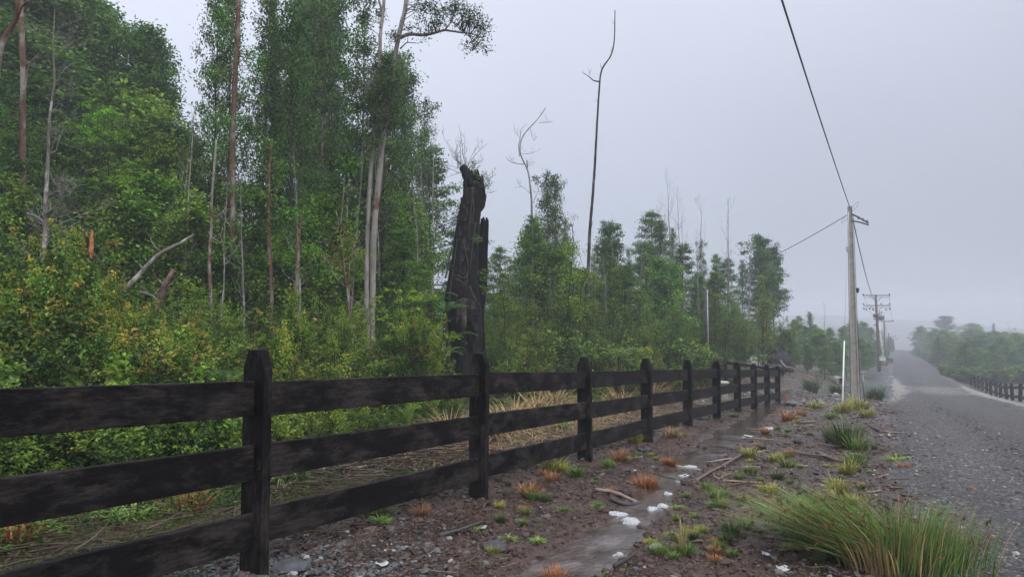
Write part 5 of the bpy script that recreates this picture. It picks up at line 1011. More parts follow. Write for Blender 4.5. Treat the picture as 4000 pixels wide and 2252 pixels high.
adj = {'green': 'green grass tuft', 'dark': 'dark green tussock', 'yellow': 'yellow-green grass tuft', 'orange': 'rust-orange tussock', 'straw': 'dry straw-coloured tussock', 'rust': 'brown wiry tuft', 'lime': 'flat lime-green cushion', 'big': 'broad-bladed green tussock', 'tall': 'tuft with tall pale stalks'}
def gzone(px, py):
    x, y = gp(px, py)
    if x < -3.3:
        for lim, s in ((960, 'behind the fence left of the nearest post'), (1830, 'behind the second fence bay'), (2230, 'behind the third fence bay'), (2480, 'behind the fourth fence bay')):
            if px < lim: return s
        return 'behind the far end of the fence'
    d, _ = poly_dist(np.array([x]), np.array([y]), STREAM); side = 'stream side of the fence'
    if y > 22: return 'on the bank around the concrete pole'
    if d[0] < .55: return 'at the edge of the stream'
    xs = np.interp(y, [p[1] for p in STREAM], [p[0] for p in STREAM])
    if x < xs: return 'on the mud between the fence and stream'
    return 'on the road edge gravel' if x > -.25 else 'on the mud between stream and road'
def tuft(kind, px, py, wpx, hs=1.0):
    gx, gy = gp(px, py); D = math.hypot(gx, gy) / 1.0; Z = proj((gx, gy, 0))[2]; s = wpx * 2 / F_PX * Z / {'straw': .62, 'lime': .34, 'dark': .32, 'big': .7, 'tall': .4}.get(kind, .28); s = min(max(s * 1.75, .45), 4.5)
    me = TM[kind, rnd.randint(0, 1) if (kind, 1) in TM else 0]; e = empty('grass_tuft', (gx, gy, gz(gx, gy)), rnd.uniform(0, 6.28), (s, s, s * hs * rnd.uniform(.85, 1.15))); link('blades', me, e)
    reg(e, adj[kind] + '|' + gzone(px, py), 'grass tuft', 'grass tufts on the mud and bank'); return e
K = 1.5534
T_ = [('orange', 1625, 1222, 20), ('orange', 1682, 1168, 11), ('straw', 1688, 1100, 26), ('yellow', 1388, 1182, 20), ('rust', 1366, 1196, 12), ('rust', 1330, 1250, 22), ('green', 1342, 1258, 12), ('rust', 1060, 1300, 16), ('green', 1052, 1250, 26), ('green', 950, 1300, 24), ('lime', 955, 1320, 20),
      ('orange', 1395, 1446, 22), ('orange', 1492, 1128, 9), ('rust', 1312, 1172, 12), ('yellow', 1595, 1112, 15), ('green', 1780, 1235, 12), ('green', 1805, 1258, 17), ('green', 1806, 1280, 15), ('dark', 1838, 1348, 22), ('dark', 1826, 1372, 15), ('rust', 1798, 1394, 13), ('green', 1874, 1326, 13), ('green', 1887, 1190, 12), ('green', 1862, 1205, 10), ('green', 1658, 1400, 16), ('green', 1726, 1398, 16), ('tall', 1715, 1392, 24), ('yellow', 1735, 1350, 13),
      ('big', 712, 1222, 52), ('big', 1416, 1088, 24), ('dark', 2128, 1128, 34), ('dark', 2095, 1112, 20), ('green', 2158, 1138, 20), ('lime', 2255, 1160, 22), ('rust', 2275, 1180, 14), ('green', 2150, 1168, 18), ('yellow', 2130, 1195, 16), ('yellow', 1935, 1240, 16), ('yellow', 2150, 1270, 16), ('yellow', 2110, 1240, 18), ('dark', 1955, 1205, 14), ('green', 1980, 1178, 13), ('yellow', 1950, 1162, 12), ('rust', 1985, 1150, 12),
      ('dark', 2200, 1004, 20), ('dark', 2040, 985, 26), ('dark', 2105, 990, 26), ('rust', 1985, 1060, 16), ('rust', 2015, 1045, 10), ('yellow', 1885, 1150, 12), ('rust', 1925, 1095, 10), ('green', 2090, 1055, 12), ('yellow', 2050, 1030, 12), ('yellow', 2120, 1038, 16), ('yellow', 2160, 1030, 16), ('yellow', 2180, 1052, 12),
      ('straw', 1290, 1085, 70), ('straw', 1350, 1060, 60), ('straw', 1400, 1030, 50), ('straw', 1130, 1115, 60), ('straw', 1080, 1140, 40), ('straw', 1240, 1110, 50), ('straw', 1560, 1025, 40), ('straw', 1640, 1000, 30), ('straw', 1680, 985, 24), ('straw', 1500, 1050, 36), ('orange', 1760, 1000, 20), ('orange', 1720, 1010, 20), ('rust', 1590, 1040, 26), ('orange', 400, 1130, 40), ('straw', 360, 1125, 40), ('rust', 470, 1290, 40), ('green', 330, 1270, 30), ('big', 290, 1330, 30), ('lime', 70, 1345, 60), ('lime', 330, 1300, 50), ('orange', 30, 1380, 40), ('green', 1450, 1200, 14), ('rust', 1390, 1215, 14), ('green', 1530, 1180, 12), ('rust', 1560, 1160, 16), ('green', 1500, 1100, 12), ('yellow', 1420, 1185, 10), ('rust', 1625, 1090, 14)]
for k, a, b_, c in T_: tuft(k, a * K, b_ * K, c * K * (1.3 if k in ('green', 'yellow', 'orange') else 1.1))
rt_ = random.Random(12)
for i in range(150):
    a, b_ = rt_.uniform(1150, 2200), rt_.uniform(985, 1430); gx, gy = gp(a * K, b_ * K)
    d, wd = poly_dist(np.array([gx]), np.array([gy]), STREAM)
    if gx < -3.0 or gx > -.1 or d[0] < wd[0] + .12: continue
    tuft(rt_.choice(['green', 'green', 'rust', 'yellow', 'green', 'green', 'lime', 'dark']), a * K, b_ * K, rt_.uniform(7, 13), .9)
# rush clumps in the right foreground
def rush(px, py, n, H, ld, spread, seed, label, w_=.0065, cols=((.035, .075, .018), (.095, .165, .04)), dry=.18, heads=.04):
    gx, gy = gp(px, py); e = empty('rush_clump', (gx, gy, gz(gx, gy))); tag(e, label, 'rushes', 'rushes beside the road')
    me, HV = blade_mesh('blades', seed, n, H, spread, 1.0, w_, cols, 6, .22, .26, dry, (.34, .24, .12), ld, heads)
    if HV:
        b = MB(); rs = rng_(seed); vv_ = np.empty(len(me.vertices) * 3); me.vertices.foreach_get('co', vv_); ff = np.empty(len(me.loops), int); me.loops.foreach_get('vertex_index', ff); cc_ = np.empty(len(me.polygons) * 4); me.attributes['col'].data.foreach_get('color', cc_); b.add(vv_, ff.reshape(-1, 4), None, cc_.reshape(-1, 4)[:, :3])
        for p in HV:
            for q in range(4):
                c = p + rs.randn(3) * .007; v = rs.randn(3) * .011; b.tube([c - v, c, c + v], [.001, .0042, .001], 4, cap=False, col=np.array((.13, .055, .03)) * rs.uniform(.6, 1.4))
        me = b.mesh('blades', M['grass'])
    link('blades', me, e)
lx, ly = -CR, -SR   # towards the left of the view
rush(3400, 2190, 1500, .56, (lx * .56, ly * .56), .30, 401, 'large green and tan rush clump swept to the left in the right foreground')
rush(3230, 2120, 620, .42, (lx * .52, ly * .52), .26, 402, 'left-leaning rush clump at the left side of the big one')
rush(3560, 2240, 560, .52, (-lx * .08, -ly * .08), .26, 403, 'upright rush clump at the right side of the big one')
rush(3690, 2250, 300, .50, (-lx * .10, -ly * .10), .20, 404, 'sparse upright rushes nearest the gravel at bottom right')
rush(3450, 2225, 420, .34, (lx * .05, ly * .05), .34, 405, 'dry yellow straw clump in the middle of the rushes', .008, ((.16, .13, .05), (.34, .27, .11)), .5, 0)
rush(3300, 1960, 220, .20, (lx * .10, ly * .10), .24, 406, 'low yellow-green grass patch behind the big rush clump', .006, ((.09, .10, .03), (.22, .23, .06)), .2, 0)
# ferns
def fern_mesh(seed, nf, L):
    rs = rng_(seed); V = []; C = []
    for f in range(nf):
        a = f / nf * 6.28 + rs.randn() * .2; l = L * rs.uniform(.7, 1.1); k = 26; t = np.linspace(0, 1, k); P = np.stack([math.cos(a) * l * t, math.sin(a) * l * t, l * (.95 * t - .78 * t ** 2)], 1); sd = np.array([-math.sin(a), math.cos(a), 0])
        for i in range(2, k - 1):
            wl = l * .24 * math.sin(math.pi * min(1, (1 - t[i]) * .9 + .1)) ** .9
            for s_ in (-1, 1):
                d = sd * s_ * wl + (P[i] - P[i - 1]) * 1.1 + np.array([0, 0, -.02 * l]); p = P[i]; fw_ = (P[i] - P[i - 1]) * .42
                V += [p - fw_, p + d * .5 - fw_ * .9, p + d, p + d * .5 + fw_ * .9]; C.append(np.array((.07, .15, .025)) * rs.uniform(.7, 1.3))
    return mesh('fronds', np.array(V), np.arange(len(V)).reshape(-1, 4), M['leaf'], fcol=np.array(C))
FM = [fern_mesh(1, 9, .75), fern_mesh(2, 7, .6)]
for k, (px, py, Z, s, dz) in enumerate(((885, 1455, 9.2, 1.0, .55), (200, 1480, 8.0, 1.2, .5), (1740, 1190, 17.2, 1.4, .0), (1750, 1300, 16.8, 1.3, .0), (1725, 1370, 16.6, 1.2, 0), (660, 1620, 8.4, .7, .05), (900, 1600, 8.6, .7, .05), (480, 1700, 7.6, .5, .0), (2420, 1370, 21, 1.3, .2), (1680, 1150, 17.4, 1.3, 0))):
    p = at(px, py, Z); g = float(macro(p.x, p.y)); e = empty('fern', (p.x, p.y, g), rnd.uniform(0, 6), s); fr = link('fronds', FM[k % 2], e); hz_ = max(0, (p.z - g) / s - .15); fr.location.z = hz_
    if hz_ > .05: b = MB(); b.tube([(0, 0, -.1), (.01, 0, hz_ / 2), (0, 0, hz_ + .02)], [.05, .045, .04], 7, jit=.2, col=(.05, .035, .025)); link('stalk', b.mesh('stalk', M['stick']), e)
    reg(e, 'fresh green fern|' + zone(px), 'fern', 'ferns along the forest edge')
rr_ = random.Random(44)
for k in range(26):
    px = rr_.uniform(-100, 2500); Z = edge(px) - rr_.uniform(.3, 1.3); x, y = axis_xy(px, Z)
    e = empty('fern', (x, y, float(macro(x, y))), rr_.uniform(0, 6), rr_.uniform(.45, .8)); link('fronds', FM[k % 2], e); reg(e, 'fresh green fern|' + zone(px), 'fern', 'ferns along the forest edge')

# ------------------------------------------------------------------ debris, stones, foam
def rot(rs):
    q = rs.randn(4); q /= np.linalg.norm(q); a, b, c, d = q
    return np.array([[1 - 2 * (c * c + d * d), 2 * (b * c - a * d), 2 * (b * d + a * c)], [2 * (b * c + a * d), 1 - 2 * (b * b + d * d), 2 * (c * d - a * b)], [2 * (b * d - a * c), 2 * (c * d + a * b), 1 - 2 * (b * b + c * c)]])
_ph = (1 + 5 ** .5) / 2; ICO = np.array([[-1, _ph, 0], [1, _ph, 0], [-1, -_ph, 0], [1, -_ph, 0], [0, -1, _ph], [0, 1, _ph], [0, -1, -_ph], [0, 1, -_ph], [_ph, 0, -1], [_ph, 0, 1], [-_ph, 0, -1], [-_ph, 0, 1]]) / 1.9
ICOF = np.array([[0, 11, 5], [0, 5, 1], [0, 1, 7], [0, 7, 10], [0, 10, 11], [1, 5, 9], [5, 11, 4], [11, 10, 2], [10, 7, 6], [7, 1, 8], [3, 9, 4], [3, 4, 2], [3, 2, 6], [3, 6, 8], [3, 8, 9], [4, 9, 5], [2, 4, 11], [6, 2, 10], [8, 6, 7], [9, 8, 1]])
def scatter_stones(name, X, Y, S, Cc, seed, label, flat=.6):
    rs = rng_(seed); N = len(X); Z = ground(X, Y); dr = np.abs(X - road_c(Y)); Z = np.where(dr < 2.7, macro(X, Y) + .045, Z); V = np.empty((N, 12, 3))
    Rs = [rot(rs) for _ in range(64)]; ri = rs.randint(0, 64, N); R = np.array(Rs)[ri]; sc_ = np.stack([S * rs.uniform(.7, 1.3, N), S * rs.uniform(.7, 1.3, N), S * rs.uniform(.6, 1, N)], 1)
    B = ICO[None] * rs.uniform(.75, 1.25, (N, 12, 1)) * sc_[:, None, :]; V = np.einsum('nij,nkj->nki', R, B); V[..., 2] *= flat; V[..., 0] += X[:, None]; V[..., 1] += Y[:, None]; V[..., 2] += (Z + S * .12)[:, None]
    F = (ICOF[None] + np.arange(N)[:, None, None] * 12).reshape(-1, 3); return tag(link(name, mesh(name, V.reshape(-1, 3), F, M['stone'], False, fcol=np.repeat(Cc, 20, 0))), label, 'gravel', kind='stuff')
def stone_cols(rs, n, pale=.12): 
    k = rs.rand(n, 1); c = np.array((.045, .043, .046)) * (1 - k) + np.array((.13, .125, .12)) * k; m = rs.rand(n) < pale; c[m] = np.array((.30, .28, .26)) * rs.uniform(.7, 1.1, (m.sum(), 1)); m = rs.rand(n) < .06; c[m] = (.13, .075, .06); return c
def fan(rs, n, r0, r1, a0, a1, p=1.0):
    r = r0 * (r1 / r0) ** (rs.rand(n) ** p); a = np.radians(rs.uniform(a0, a1, n)); return r * np.sin(a), r * np.cos(a)
rs = rng_(600); X, Y = fan(rs, 16000, 3.5, 60, -8, 32); m = (X > -.5 - .8 * rs.rand(len(X))) & (X < 5.9); X, Y = X[m], Y[m]; D = np.hypot(X, Y)
scatter_stones('road_pebbles', X, Y, rs.gamma(2.2, .0042, len(X)) + .003 + .0003 * D, stone_cols(rs, len(X), .1), 601, 'loose grey pebbles scattered over the gravel road')
rs = rng_(610); n = 6000; X = -2.95 + rs.randn(n) * .42; Y = 2.5 + np.abs(rs.randn(n)) * .85 - .5; m = (X > -4.0) & (X < -1.2) & (Y > 1.5); X, Y = X[m], Y[m]
scatter_stones('post_gravel', X, Y, rs.gamma(2.2, .004, len(X)) + .004, stone_cols(rs, len(X), .08) * np.array((.9, .95, 1.0)), 611, 'grey gravel heaped around the foot of the nearest posts')
rs = rng_(620); X, Y = fan(rs, 26000, 3.2, 42, -52, 3); m = (X > -3.6) & (X < .2); X, Y = X[m], Y[m]; cc = stone_cols(rs, len(X), .05); mm = rs.rand(len(X)) < .93; cc[mm] = np.array((.055, .037, .031)) * rs.uniform(.5, 1.7, (mm.sum(), 1))
d, wd = poly_dist(X, Y, STREAM); m = d > wd * .8; X, Y, cc = X[m], Y[m], cc[m]
scatter_stones('mud_clods', X, Y, rs.gamma(2.0, .0045, len(X)) + .004 + .0004 * Y, cc, 621, 'small brown clods and grit lying on the mud', .7)
rs = rng_(640); X, Y = fan(rs, 5200, 22, 110, -14, 14); dr = X - road_c(Y); m = (dr < -2.4) & (dr > -16) & (X < -.5 + .02 * Y) | (dr > 2.8) & (dr < 6); X, Y = X[m], Y[m]; cc = stone_cols(rs, len(X), .28)
scatter_stones('bank_rubble', X, Y, rs.gamma(2.0, .02, len(X)) + .015, cc, 641, 'pale and dark rubble strewn over the banks near the poles', .5)
# twig litter behind the fence and on the mud
def twigs(name, N, fx, seed, label, L=(.08, .5), r=(.002, .006), cat='twigs', lift=.03):
    rs = rng_(seed); b = MB(); X, Y = fx(rs, N); Z = ground(X, Y); pal = [(.14, .10, .07), (.22, .17, .13), (.07, .05, .04), (.28, .23, .18), (.10, .06, .04)]
    for x, y, z in zip(X, Y, Z):
        l = rs.uniform(*L) * rs.uniform(.5, 1); a = rs.rand() * 6.28; r_ = rs.uniform(*r); dz = rs.uniform(-.01, lift); e = rs.uniform(-.1, .25); P = [(x, y, z + .004 + dz)]
        for k in range(3): a += rs.randn() * .25; P.append((P[-1][0] + math.cos(a) * l / 3, P[-1][1] + math.sin(a) * l / 3, P[-1][2] + e * l / 3 * rs.uniform(-.5, 1)))
        b.tube(P, [r_, r_ * .9, r_ * .75, r_ * .4], 4, cap=False, col=np.array(pal[rs.randint(5)]) * rs.uniform(.7, 1.3) * (.42 if name in ('twig_litter', 'brushwood') else .8))
    return tag(link(name, b.mesh(name, M['stick'])), label, cat, kind='stuff')
def fz1(rs, n):
    y = rs.uniform(1.5, 19, n) ** 1.0; return -3.5 - np.abs(rs.randn(n)) * (1.5 + .12 * y), y
twigs('twig_litter', 3800, fz1, 701, 'tangled dead twigs covering the ground behind the fence', (.15, .8), (.002, .008), lift=.09)
def fz2(rs, n):
    X, Y = fan(rs, n, 3.5, 30, -48, -1); m = (X > -3.1) & (X < -.2); return X[m], Y[m]
def fz3(rs, n):
    y = rs.uniform(7, 34, n); x = -.9 + rs.randn(n) * .75 - .01 * y; d, wd = poly_dist(x, y, STREAM); m = d > wd + .1; return x[m], y[m]
twigs('bank_debris', 420, fz3, 703, 'dark weathered wood scraps and sticks strewn on the bank beside the road', (.15, .7), (.004, .016), lift=.02)
twigs('mud_twigs', 1300, fz2, 702, 'small dead twigs and straws scattered on the mud', (.04, .28), (.0015, .004), lift=.01)
# straw mat and leafy ground cover behind the fence
def flatleaves(name, N, fx, seed, leaf, cols, label, hgt=.10, cat='ground cover', nper=14, cs=.07, tipc=None):
    rs = rng_(seed); X, Y = fx(rs, N); Z = ground(X, Y); C = np.repeat(np.stack([X, Y, Z], 1), nper, 0) + rs.randn(len(X) * nper, 3) * [cs, cs, 0]; C[:, 2] += rs.rand(len(C)) * hgt; k = np.repeat(rs.rand(len(X)), nper)
    V, Q, c = leaves(C, leaf[0], leaf[1], rs, 1.3, None, cols[0], cols[1], clump=k); return tag(link(name, mesh(name, V, Q, M['leaf'], fcol=c)), label, cat, kind='stuff')
def fg1(rs, n):
    px = rs.uniform(-300, 2600, n); Z = np.interp(px, [a for a, b in EDGE], [b for a, b in EDGE]) - rs.rand(n) ** 1.6 * 4.5 + .8; X_ = (px - 2000) / F_PX * Z; x = X_ * CR - Z * SR; y = X_ * SR + Z * CR; m = x < -3.6; return x[m], y[m]
flatleaves('leafy_ground_cover', 2600, fg1, 710, (.040, .024), ((.040, .075, .02), (.014, .028, .010)), 'low leafy green ground cover between the fence and forest', .22)
def fg2(rs, n):
    y = rs.uniform(1.2, 8, n); return -3.6 - np.abs(rs.randn(n)) * 1.1, y
flatleaves('moss_cover', 2400, fg2, 712, (.018, .012), ((.038, .062, .012), (.014, .028, .007)), 'bright green moss and seedlings at the foot of the fence', .03, 'moss', 20, .06)
def fg3(rs, n):
    X, Y = fan(rs, n, 3.5, 26, -48, -1); m = (X > -3.2) & (X < -.1); X, Y = X[m], Y[m]; d, wd = poly_dist(X, Y, STREAM); q = (d > wd + .05) & (fbm(X / .9, Y / .9, 3, 77) > .12); return X[q], Y[q]
flatleaves('seedling_cover', 1100, fg3, 713, (.016, .009), ((.055, .085, .018), (.03, .04, .012)), 'tiny seedlings and weeds sprinkled over the mud', .02, 'weeds', 8, .03)
def straw_mat():
    rs = rng_(720); n = 6000; x = -5.2 + rs.randn(n) * 1.2; y = 11.5 + rs.randn(n) * 3.2; m = (x < -3.7) & (x > -9) & (y > 6); x, y = x[m], y[m]; n = len(x); z = ground(x, y) + rs.rand(n) * .10
    a = rs.rand(n) * 6.28; l = rs.uniform(.15, .45, n); d = np.stack([np.cos(a), np.sin(a)], 1); t = np.linspace(0, 1, 4); w_ = .0035
    P = np.stack([x[:, None] + d[:, :1] * l[:, None] * t, y[:, None] + d[:, 1:] * l[:, None] * t, z[:, None] + l[:, None] * .45 * (t - t ** 2 * 1.15)], -1); sd = np.stack([-d[:, 1], d[:, 0], 0 * a], 1)[:, None] * w_
    V = np.stack([P - sd, P + sd], 2).reshape(-1, 3); i = np.arange(n)[:, None] * 8; j = np.arange(3)[None] * 2; Q = np.stack([i + j, i + j + 1, i + j + 3, i + j + 2], -1).reshape(-1, 4); k = rs.rand(n, 1); c = np.array((.15, .095, .045)) * (1 - k) + np.array((.34, .24, .115)) * k
    tag(link('dry_straw', mesh('dry_straw', V, Q, M['grass'], fcol=np.repeat(c, 3, 0))), 'golden dry straw lying flat behind the middle fence bays', 'straw', kind='stuff')
straw_mat()
def fz4(rs, n):
    P = [gp(a * K, b_ * K) for a, b_ in ((760, 1065), (900, 1100), (1000, 1170), (1110, 1075), (840, 1190), (420, 1130), (300, 1110), (560, 1130), (1500, 990))]; i = rs.randint(0, len(P), n); A = np.array(P)[i]; return A[:, 0] + rs.randn(n) * .42, A[:, 1] + rs.randn(n) * .45
twigs('brushwood', 1500, fz4, 704, 'heaps of dark dead brushwood on the ground behind the fence', (.25, .9), (.003, .010), lift=.22)
# individual sticks and logs
def stick(pts, r_, label, col=(.20, .16, .13), name='stick', lift=.02, cat='stick'):
    G = [gp(a * K, b_ * K) for a, b_ in pts]; P = smooth_path(np.array([[x, y, gz(x, y) + r_ * .7 + lift] for x, y in G]), 10); c = P[0].copy(); b = MB(); b.tube(P - c, np.linspace(r_, r_ * .65, 10), 8, jit=.22, col=col, seed=int(pts[0][0]))
    tag(link(name, b.mesh(name, M['stick'], True), None, Vector(c)), label, cat, 'sticks and branches on the ground')
stick([(1497, 1246), (1545, 1252), (1602, 1262)], .022, 'upper pale stick lying across the mud at the stream edge', (.22, .16, .14))
stick([(1535, 1266), (1570, 1268), (1608, 1262)], .020, 'lower dark stick touching the pale one at the stream edge', (.06, .055, .06))
stick([(1815, 1180), (1850, 1158), (1900, 1128)], .02, 'thick dark branch pointing up along the right bank of the stream', (.12, .09, .09))
stick([(1750, 1215), (1790, 1192), (1830, 1172)], .014, 'thin branch continuing below the thick dark branch by the stream', (.14, .11, .10))
stick([(1105, 1365), (1160, 1345), (1215, 1318)], .014, 'dark wet branch on the mud below the second fence bay', (.07, .06, .06))
stick([(1840, 1155), (1800, 1165), (1770, 1160)], .010, 'small pale twig crossing the stream', (.30, .26, .22))
stick([(1545, 1440), (1570, 1425), (1600, 1405)], .014, 'dark stick lying near the bottom edge of the mud', (.05, .045, .045))
stick([(1990, 1140), (2030, 1150), (2080, 1158)], .018, 'grey weathered branch on the bank left of the dark tussock', (.16, .14, .13)); stick([(2060, 1150), (2110, 1168), (2140, 1166)], .03, 'grey bent branch just below the dark tussock', (.14, .12, .11))
stick([(2110, 1010), (2160, 1075), (2210, 1088)], .03, 'dark half-buried branch at the gravel edge below the pole', (.06, .055, .06)); stick([(1700, 1170), (1740, 1175), (1760, 1182)], .012, 'whitish stick in the stream bend', (.34, .31, .29))
stick([(800, 1195), (860, 1192), (925, 1190)], .022, 'pale peeled stick behind the second fence bay', (.36, .28, .22), lift=.05); stick([(720, 1105), (790, 1085), (850, 1065)], .012, 'thin whitish twig beneath the top rail of the second bay', (.40, .37, .33), lift=.12); stick([(990, 1170), (1060, 1150), (1120, 1172)], .02, 'brown curved stick behind the second bay', (.16, .12, .10), lift=.05)
stick([(560, 1060), (640, 1045), (760, 1068)], .018, 'curved reddish stick lying over the charred log', (.24, .14, .09), lift=.3)
for k, (a, b_, s_, c, lab) in enumerate(((1620, 1135, .11, (.05, .055, .065), 'blue-grey rock between the fourth post and stream'), (1768, 1125, .13, (.055, .045, .038), 'mossy brown clod at the left edge of the stream'), (1873, 1212, .06, (.035, .03, .03), 'small black stone on the mud right of the stream'), (1245, 1385, .10, (.06, .06, .068), 'grey flat rock on the mud below the third post'), (735, 1440, .12, (.07, .075, .085), 'bluish rock at the bottom edge beside the nearest post'),
      (2278, 1102, .05, (.03, .03, .032), 'small dark stone lying on the gravel road'), (1650, 1385, .07, (.16, .15, .16), 'grey stone beside the green tuft at the bottom'), (2215, 1098, .05, (.20, .19, .18), 'pale stone at the gravel edge'), (2005, 1115, .10, (.035, .035, .04), 'black rock on the bank right of the stream'), (790, 1320, .08, (.09, .095, .11), 'grey slab leaning in the gravel right of the nearest post'), (600, 1330, .07, (.05, .05, .06), 'dark stone under the lowest rail'))):
    gx, gy = gp(a * K, b_ * K); rs = rng_(800 + k); s_ *= .72; V = ICO * s_; b = MB()
    # one subdivision for a broken-stone outline
    vv = [tuple(p) for p in V]; idx = {}; T = []
    def mid(i, j):
        q = (min(i, j), max(i, j))
        if q not in idx: p = (np.array(vv[i]) + np.array(vv[j])) / 2; p *= s_ / np.linalg.norm(p) * rs.uniform(.86, 1.08); idx[q] = len(vv); vv.append(tuple(p))
        return idx[q]
    for f in ICOF: a_, c_, d_ = f; x_, y_, z_ = mid(a_, c_), mid(c_, d_), mid(d_, a_); T += [[a_, x_, z_], [c_, y_, x_], [d_, z_, y_], [x_, y_, z_]]
    V = np.array(vv) * [1.25, .9, .6] * rs.uniform(.92, 1.08, (len(vv), 1)); b.add(V, None, T, c); o = link('rock', b.mesh('rock', M['stone']), None, (gx, gy, gz(gx, gy) + s_ * .25)); o.rotation_euler.z = rs.rand() * 6; tag(o, lab, 'rock', 'loose rocks and clods')
# foam patches on the stream and white scraps
def foam(px, py, w_, l_, label, seed, name='foam_patch', cat='foam', ang=0.6, z=.012, mat='foam'):
    gx, gy = gp(px * K, py * K); rs = rng_(seed); n, m = 30, 7; V = []
    poly_dist(np.array([gx]), np.array([gy]), STREAM); zw = float(water_z(_foot[0], _foot[1])[0])
    for i in range(m):
        t = i / (m - 1)
        for j in range(n):
            a = j / n * 2 * math.pi; r = t * (1 + .75 * fbm(math.cos(a) * 1.7 + seed, math.sin(a) * 1.7, 4, seed, .6)); x, y = r * w_ * math.cos(a), r * l_ * math.sin(a); V.append((x, y, z * (1 - t ** 3) * (1 + 1.1 * fbm(x * 30, y * 30, 2, seed)) - .008 * (t > .95)))
    Q = [[i * n + j, (i + 1) * n + j, (i + 1) * n + (j + 1) % n, i * n + (j + 1) % n] for i in range(m - 1) for j in range(n)]; o = link(name, mesh(name, V, np.array(Q), M[mat], True), None, (gx, gy, max(zw, 0 * 1 + zw) + .006)); o.rotation_euler.z = ang
    o.scale = (.82, .82, 1); tag(o, label, cat, 'white foam patches on the stream'); return o
foam(1548, 1290, .115, .085, 'left one of the two big white foam patches on the stream', 1); foam(1586, 1308, .10, .13, 'right one of the two big white foam patches on the stream', 2); foam(1640, 1277, .055, .07, 'small foam patch just up the stream from the two big ones', 4, ang=-.3)
foam(1664, 1270, .06, .085, 'narrow foam strip against the right bank near the big patches', 3, ang=.3); foam(1680, 1240, .05, .07, 'foam patch at the bend above the narrow strip', 5); foam(1722, 1196, .09, .05, 'foam around a dark pebble midway up the stream', 6); foam(1735, 1172, .09, .06, 'bright foam patch at the widest bend of the stream', 7); foam(1705, 1208, .03, .06, 'thin foam sliver below the widest bend', 8)
foam(1935, 1078, .12, .16, 'farthest foam patch, by the stones near the fence end', 9, z=.03); foam(1880, 1098, .12, .10, 'foam patch where the stream narrows', 10, z=.02); foam(1555, 1395, .05, .02, 'thin foam line along the lower right bank', 11, ang=.9)
for k, (a, b_, s_, lab) in enumerate(((1927, 1405, .045, 'upper white scrap on the mud left of the rushes'), (1967, 1440, .045, 'lower white scrap on the mud left of the rushes'), (960, 1428, .04, 'white curled scrap on the mud at the bottom'), (1215, 1332, .035, 'white flake beside the dark wet branch'), (1608, 1150, .04, 'white scrap on mud below the fourth post'), (2128, 1028, .09, 'white flat stone by the foot of the stay wire'), (1595, 1190, .03, 'small white shell-like scrap beside the orange tussock'))):
    gx, gy = gp(a * K, b_ * K); rs = rng_(900 + k); t = np.linspace(-1, 1, 7); U, W_ = np.meshgrid(t, t); X_ = U * s_ * (1 - .25 * W_ ** 2); Y_ = W_ * s_ * .55; Z_ = .3 * s_ * U ** 2 + .12 * s_ * fbm(U * 2 + k, W_ * 2, 2, k); i = np.arange(6)[:, None] * 7 + np.arange(6)[None]
    o = link('paper_scrap', mesh('paper_scrap', np.stack([X_.ravel(), Y_.ravel(), Z_.ravel()], 1), np.stack([i, i + 1, i + 8, i + 7], -1).reshape(-1, 4), M['foam'], True), None, (gx, gy, gz(gx, gy) + .015)); o.rotation_euler = (rs.uniform(.1, .4), .1, rs.rand() * 6); s2 = o.modifiers.new('t', 'SOLIDIFY'); s2.thickness = .003; tag(o, lab, 'scrap', 'white scraps on the mud')
# charred log and small snag behind the left bays, root plate near the fence end
def lumpy(name, P, R, mat, label, cat, seed, col=(.05, .045, .045), n=16, jit=.16, group=None):
    P = smooth_path(np.array([list(p) for p in P]), 22); c = P[0].copy(); R = np.interp(np.linspace(0, 1, 22), np.linspace(0, 1, len(R)), R); b = MB(); b.tube(P - c, R, n, jit=jit, seed=seed, col=col); return tag(link(name, b.mesh(name, mat, True), None, Vector(c)), label, cat, group)
def gpt(px, py, dz): x, y = gp(px, py); return Vector((x, y, gz(x, y) + dz))
lumpy('charred_log', [gpt(600, 1690, .30), gpt(690, 1705, .26), gpt(800, 1725, .10), gpt(940, 1738, .05)], [.20, .19, .12, .06], M['stick'], 'big charred grey log end lying behind the fence left of the nearest post', 'log', 2, (.07, .062, .062))
lumpy('charred_snag', [gpt(495, 1740, -.1), gpt(492, 1740, .25), gpt(498, 1740, .50)], [.09, .085, .05], M['char'], 'short black burnt stub standing between the top and middle rail', 'stump', 3)
lumpy('dead_stub', [gpt(560, 1970, -.02), gpt(570, 1970, .06), gpt(578, 1970, .14)], [.035, .03, .022], M['bark_white'], 'pale weathered stub sticking up beneath the middle rail', 'stub', 4)
lumpy('brush_pile', [gpt(1150, 1600, .0), gpt(1200, 1590, .15), gpt(1260, 1600, .0)], [.08, .10, .05], M['bark_dark'], 'dark log under brushwood right of the nearest post', 'log', 5)
lumpy('charred_log', [gpt(1480, 1640, .05), gpt(1540, 1625, .14), gpt(1600, 1620, .06)], [.05, .07, .04], M['char'], 'black curved burnt log beneath the top rail of the second bay', 'log', 6)
lumpy('charred_log', [gpt(2280, 1560, .1), gpt(2340, 1545, .35), gpt(2400, 1540, .1)], [.12, .22, .10], M['char'], 'black burnt log behind the third fence bay', 'log', 7)
p = axis_xy(3040, 40); RB = Vector((p[0], p[1], gz(*p))); e = empty('uprooted_stump', RB); tag(e, 'dark uprooted root plate standing on the bank behind the fence end', 'uprooted stump'); rs = rng_(31); b = MB()
vv = []; nU, nV = 26, 16
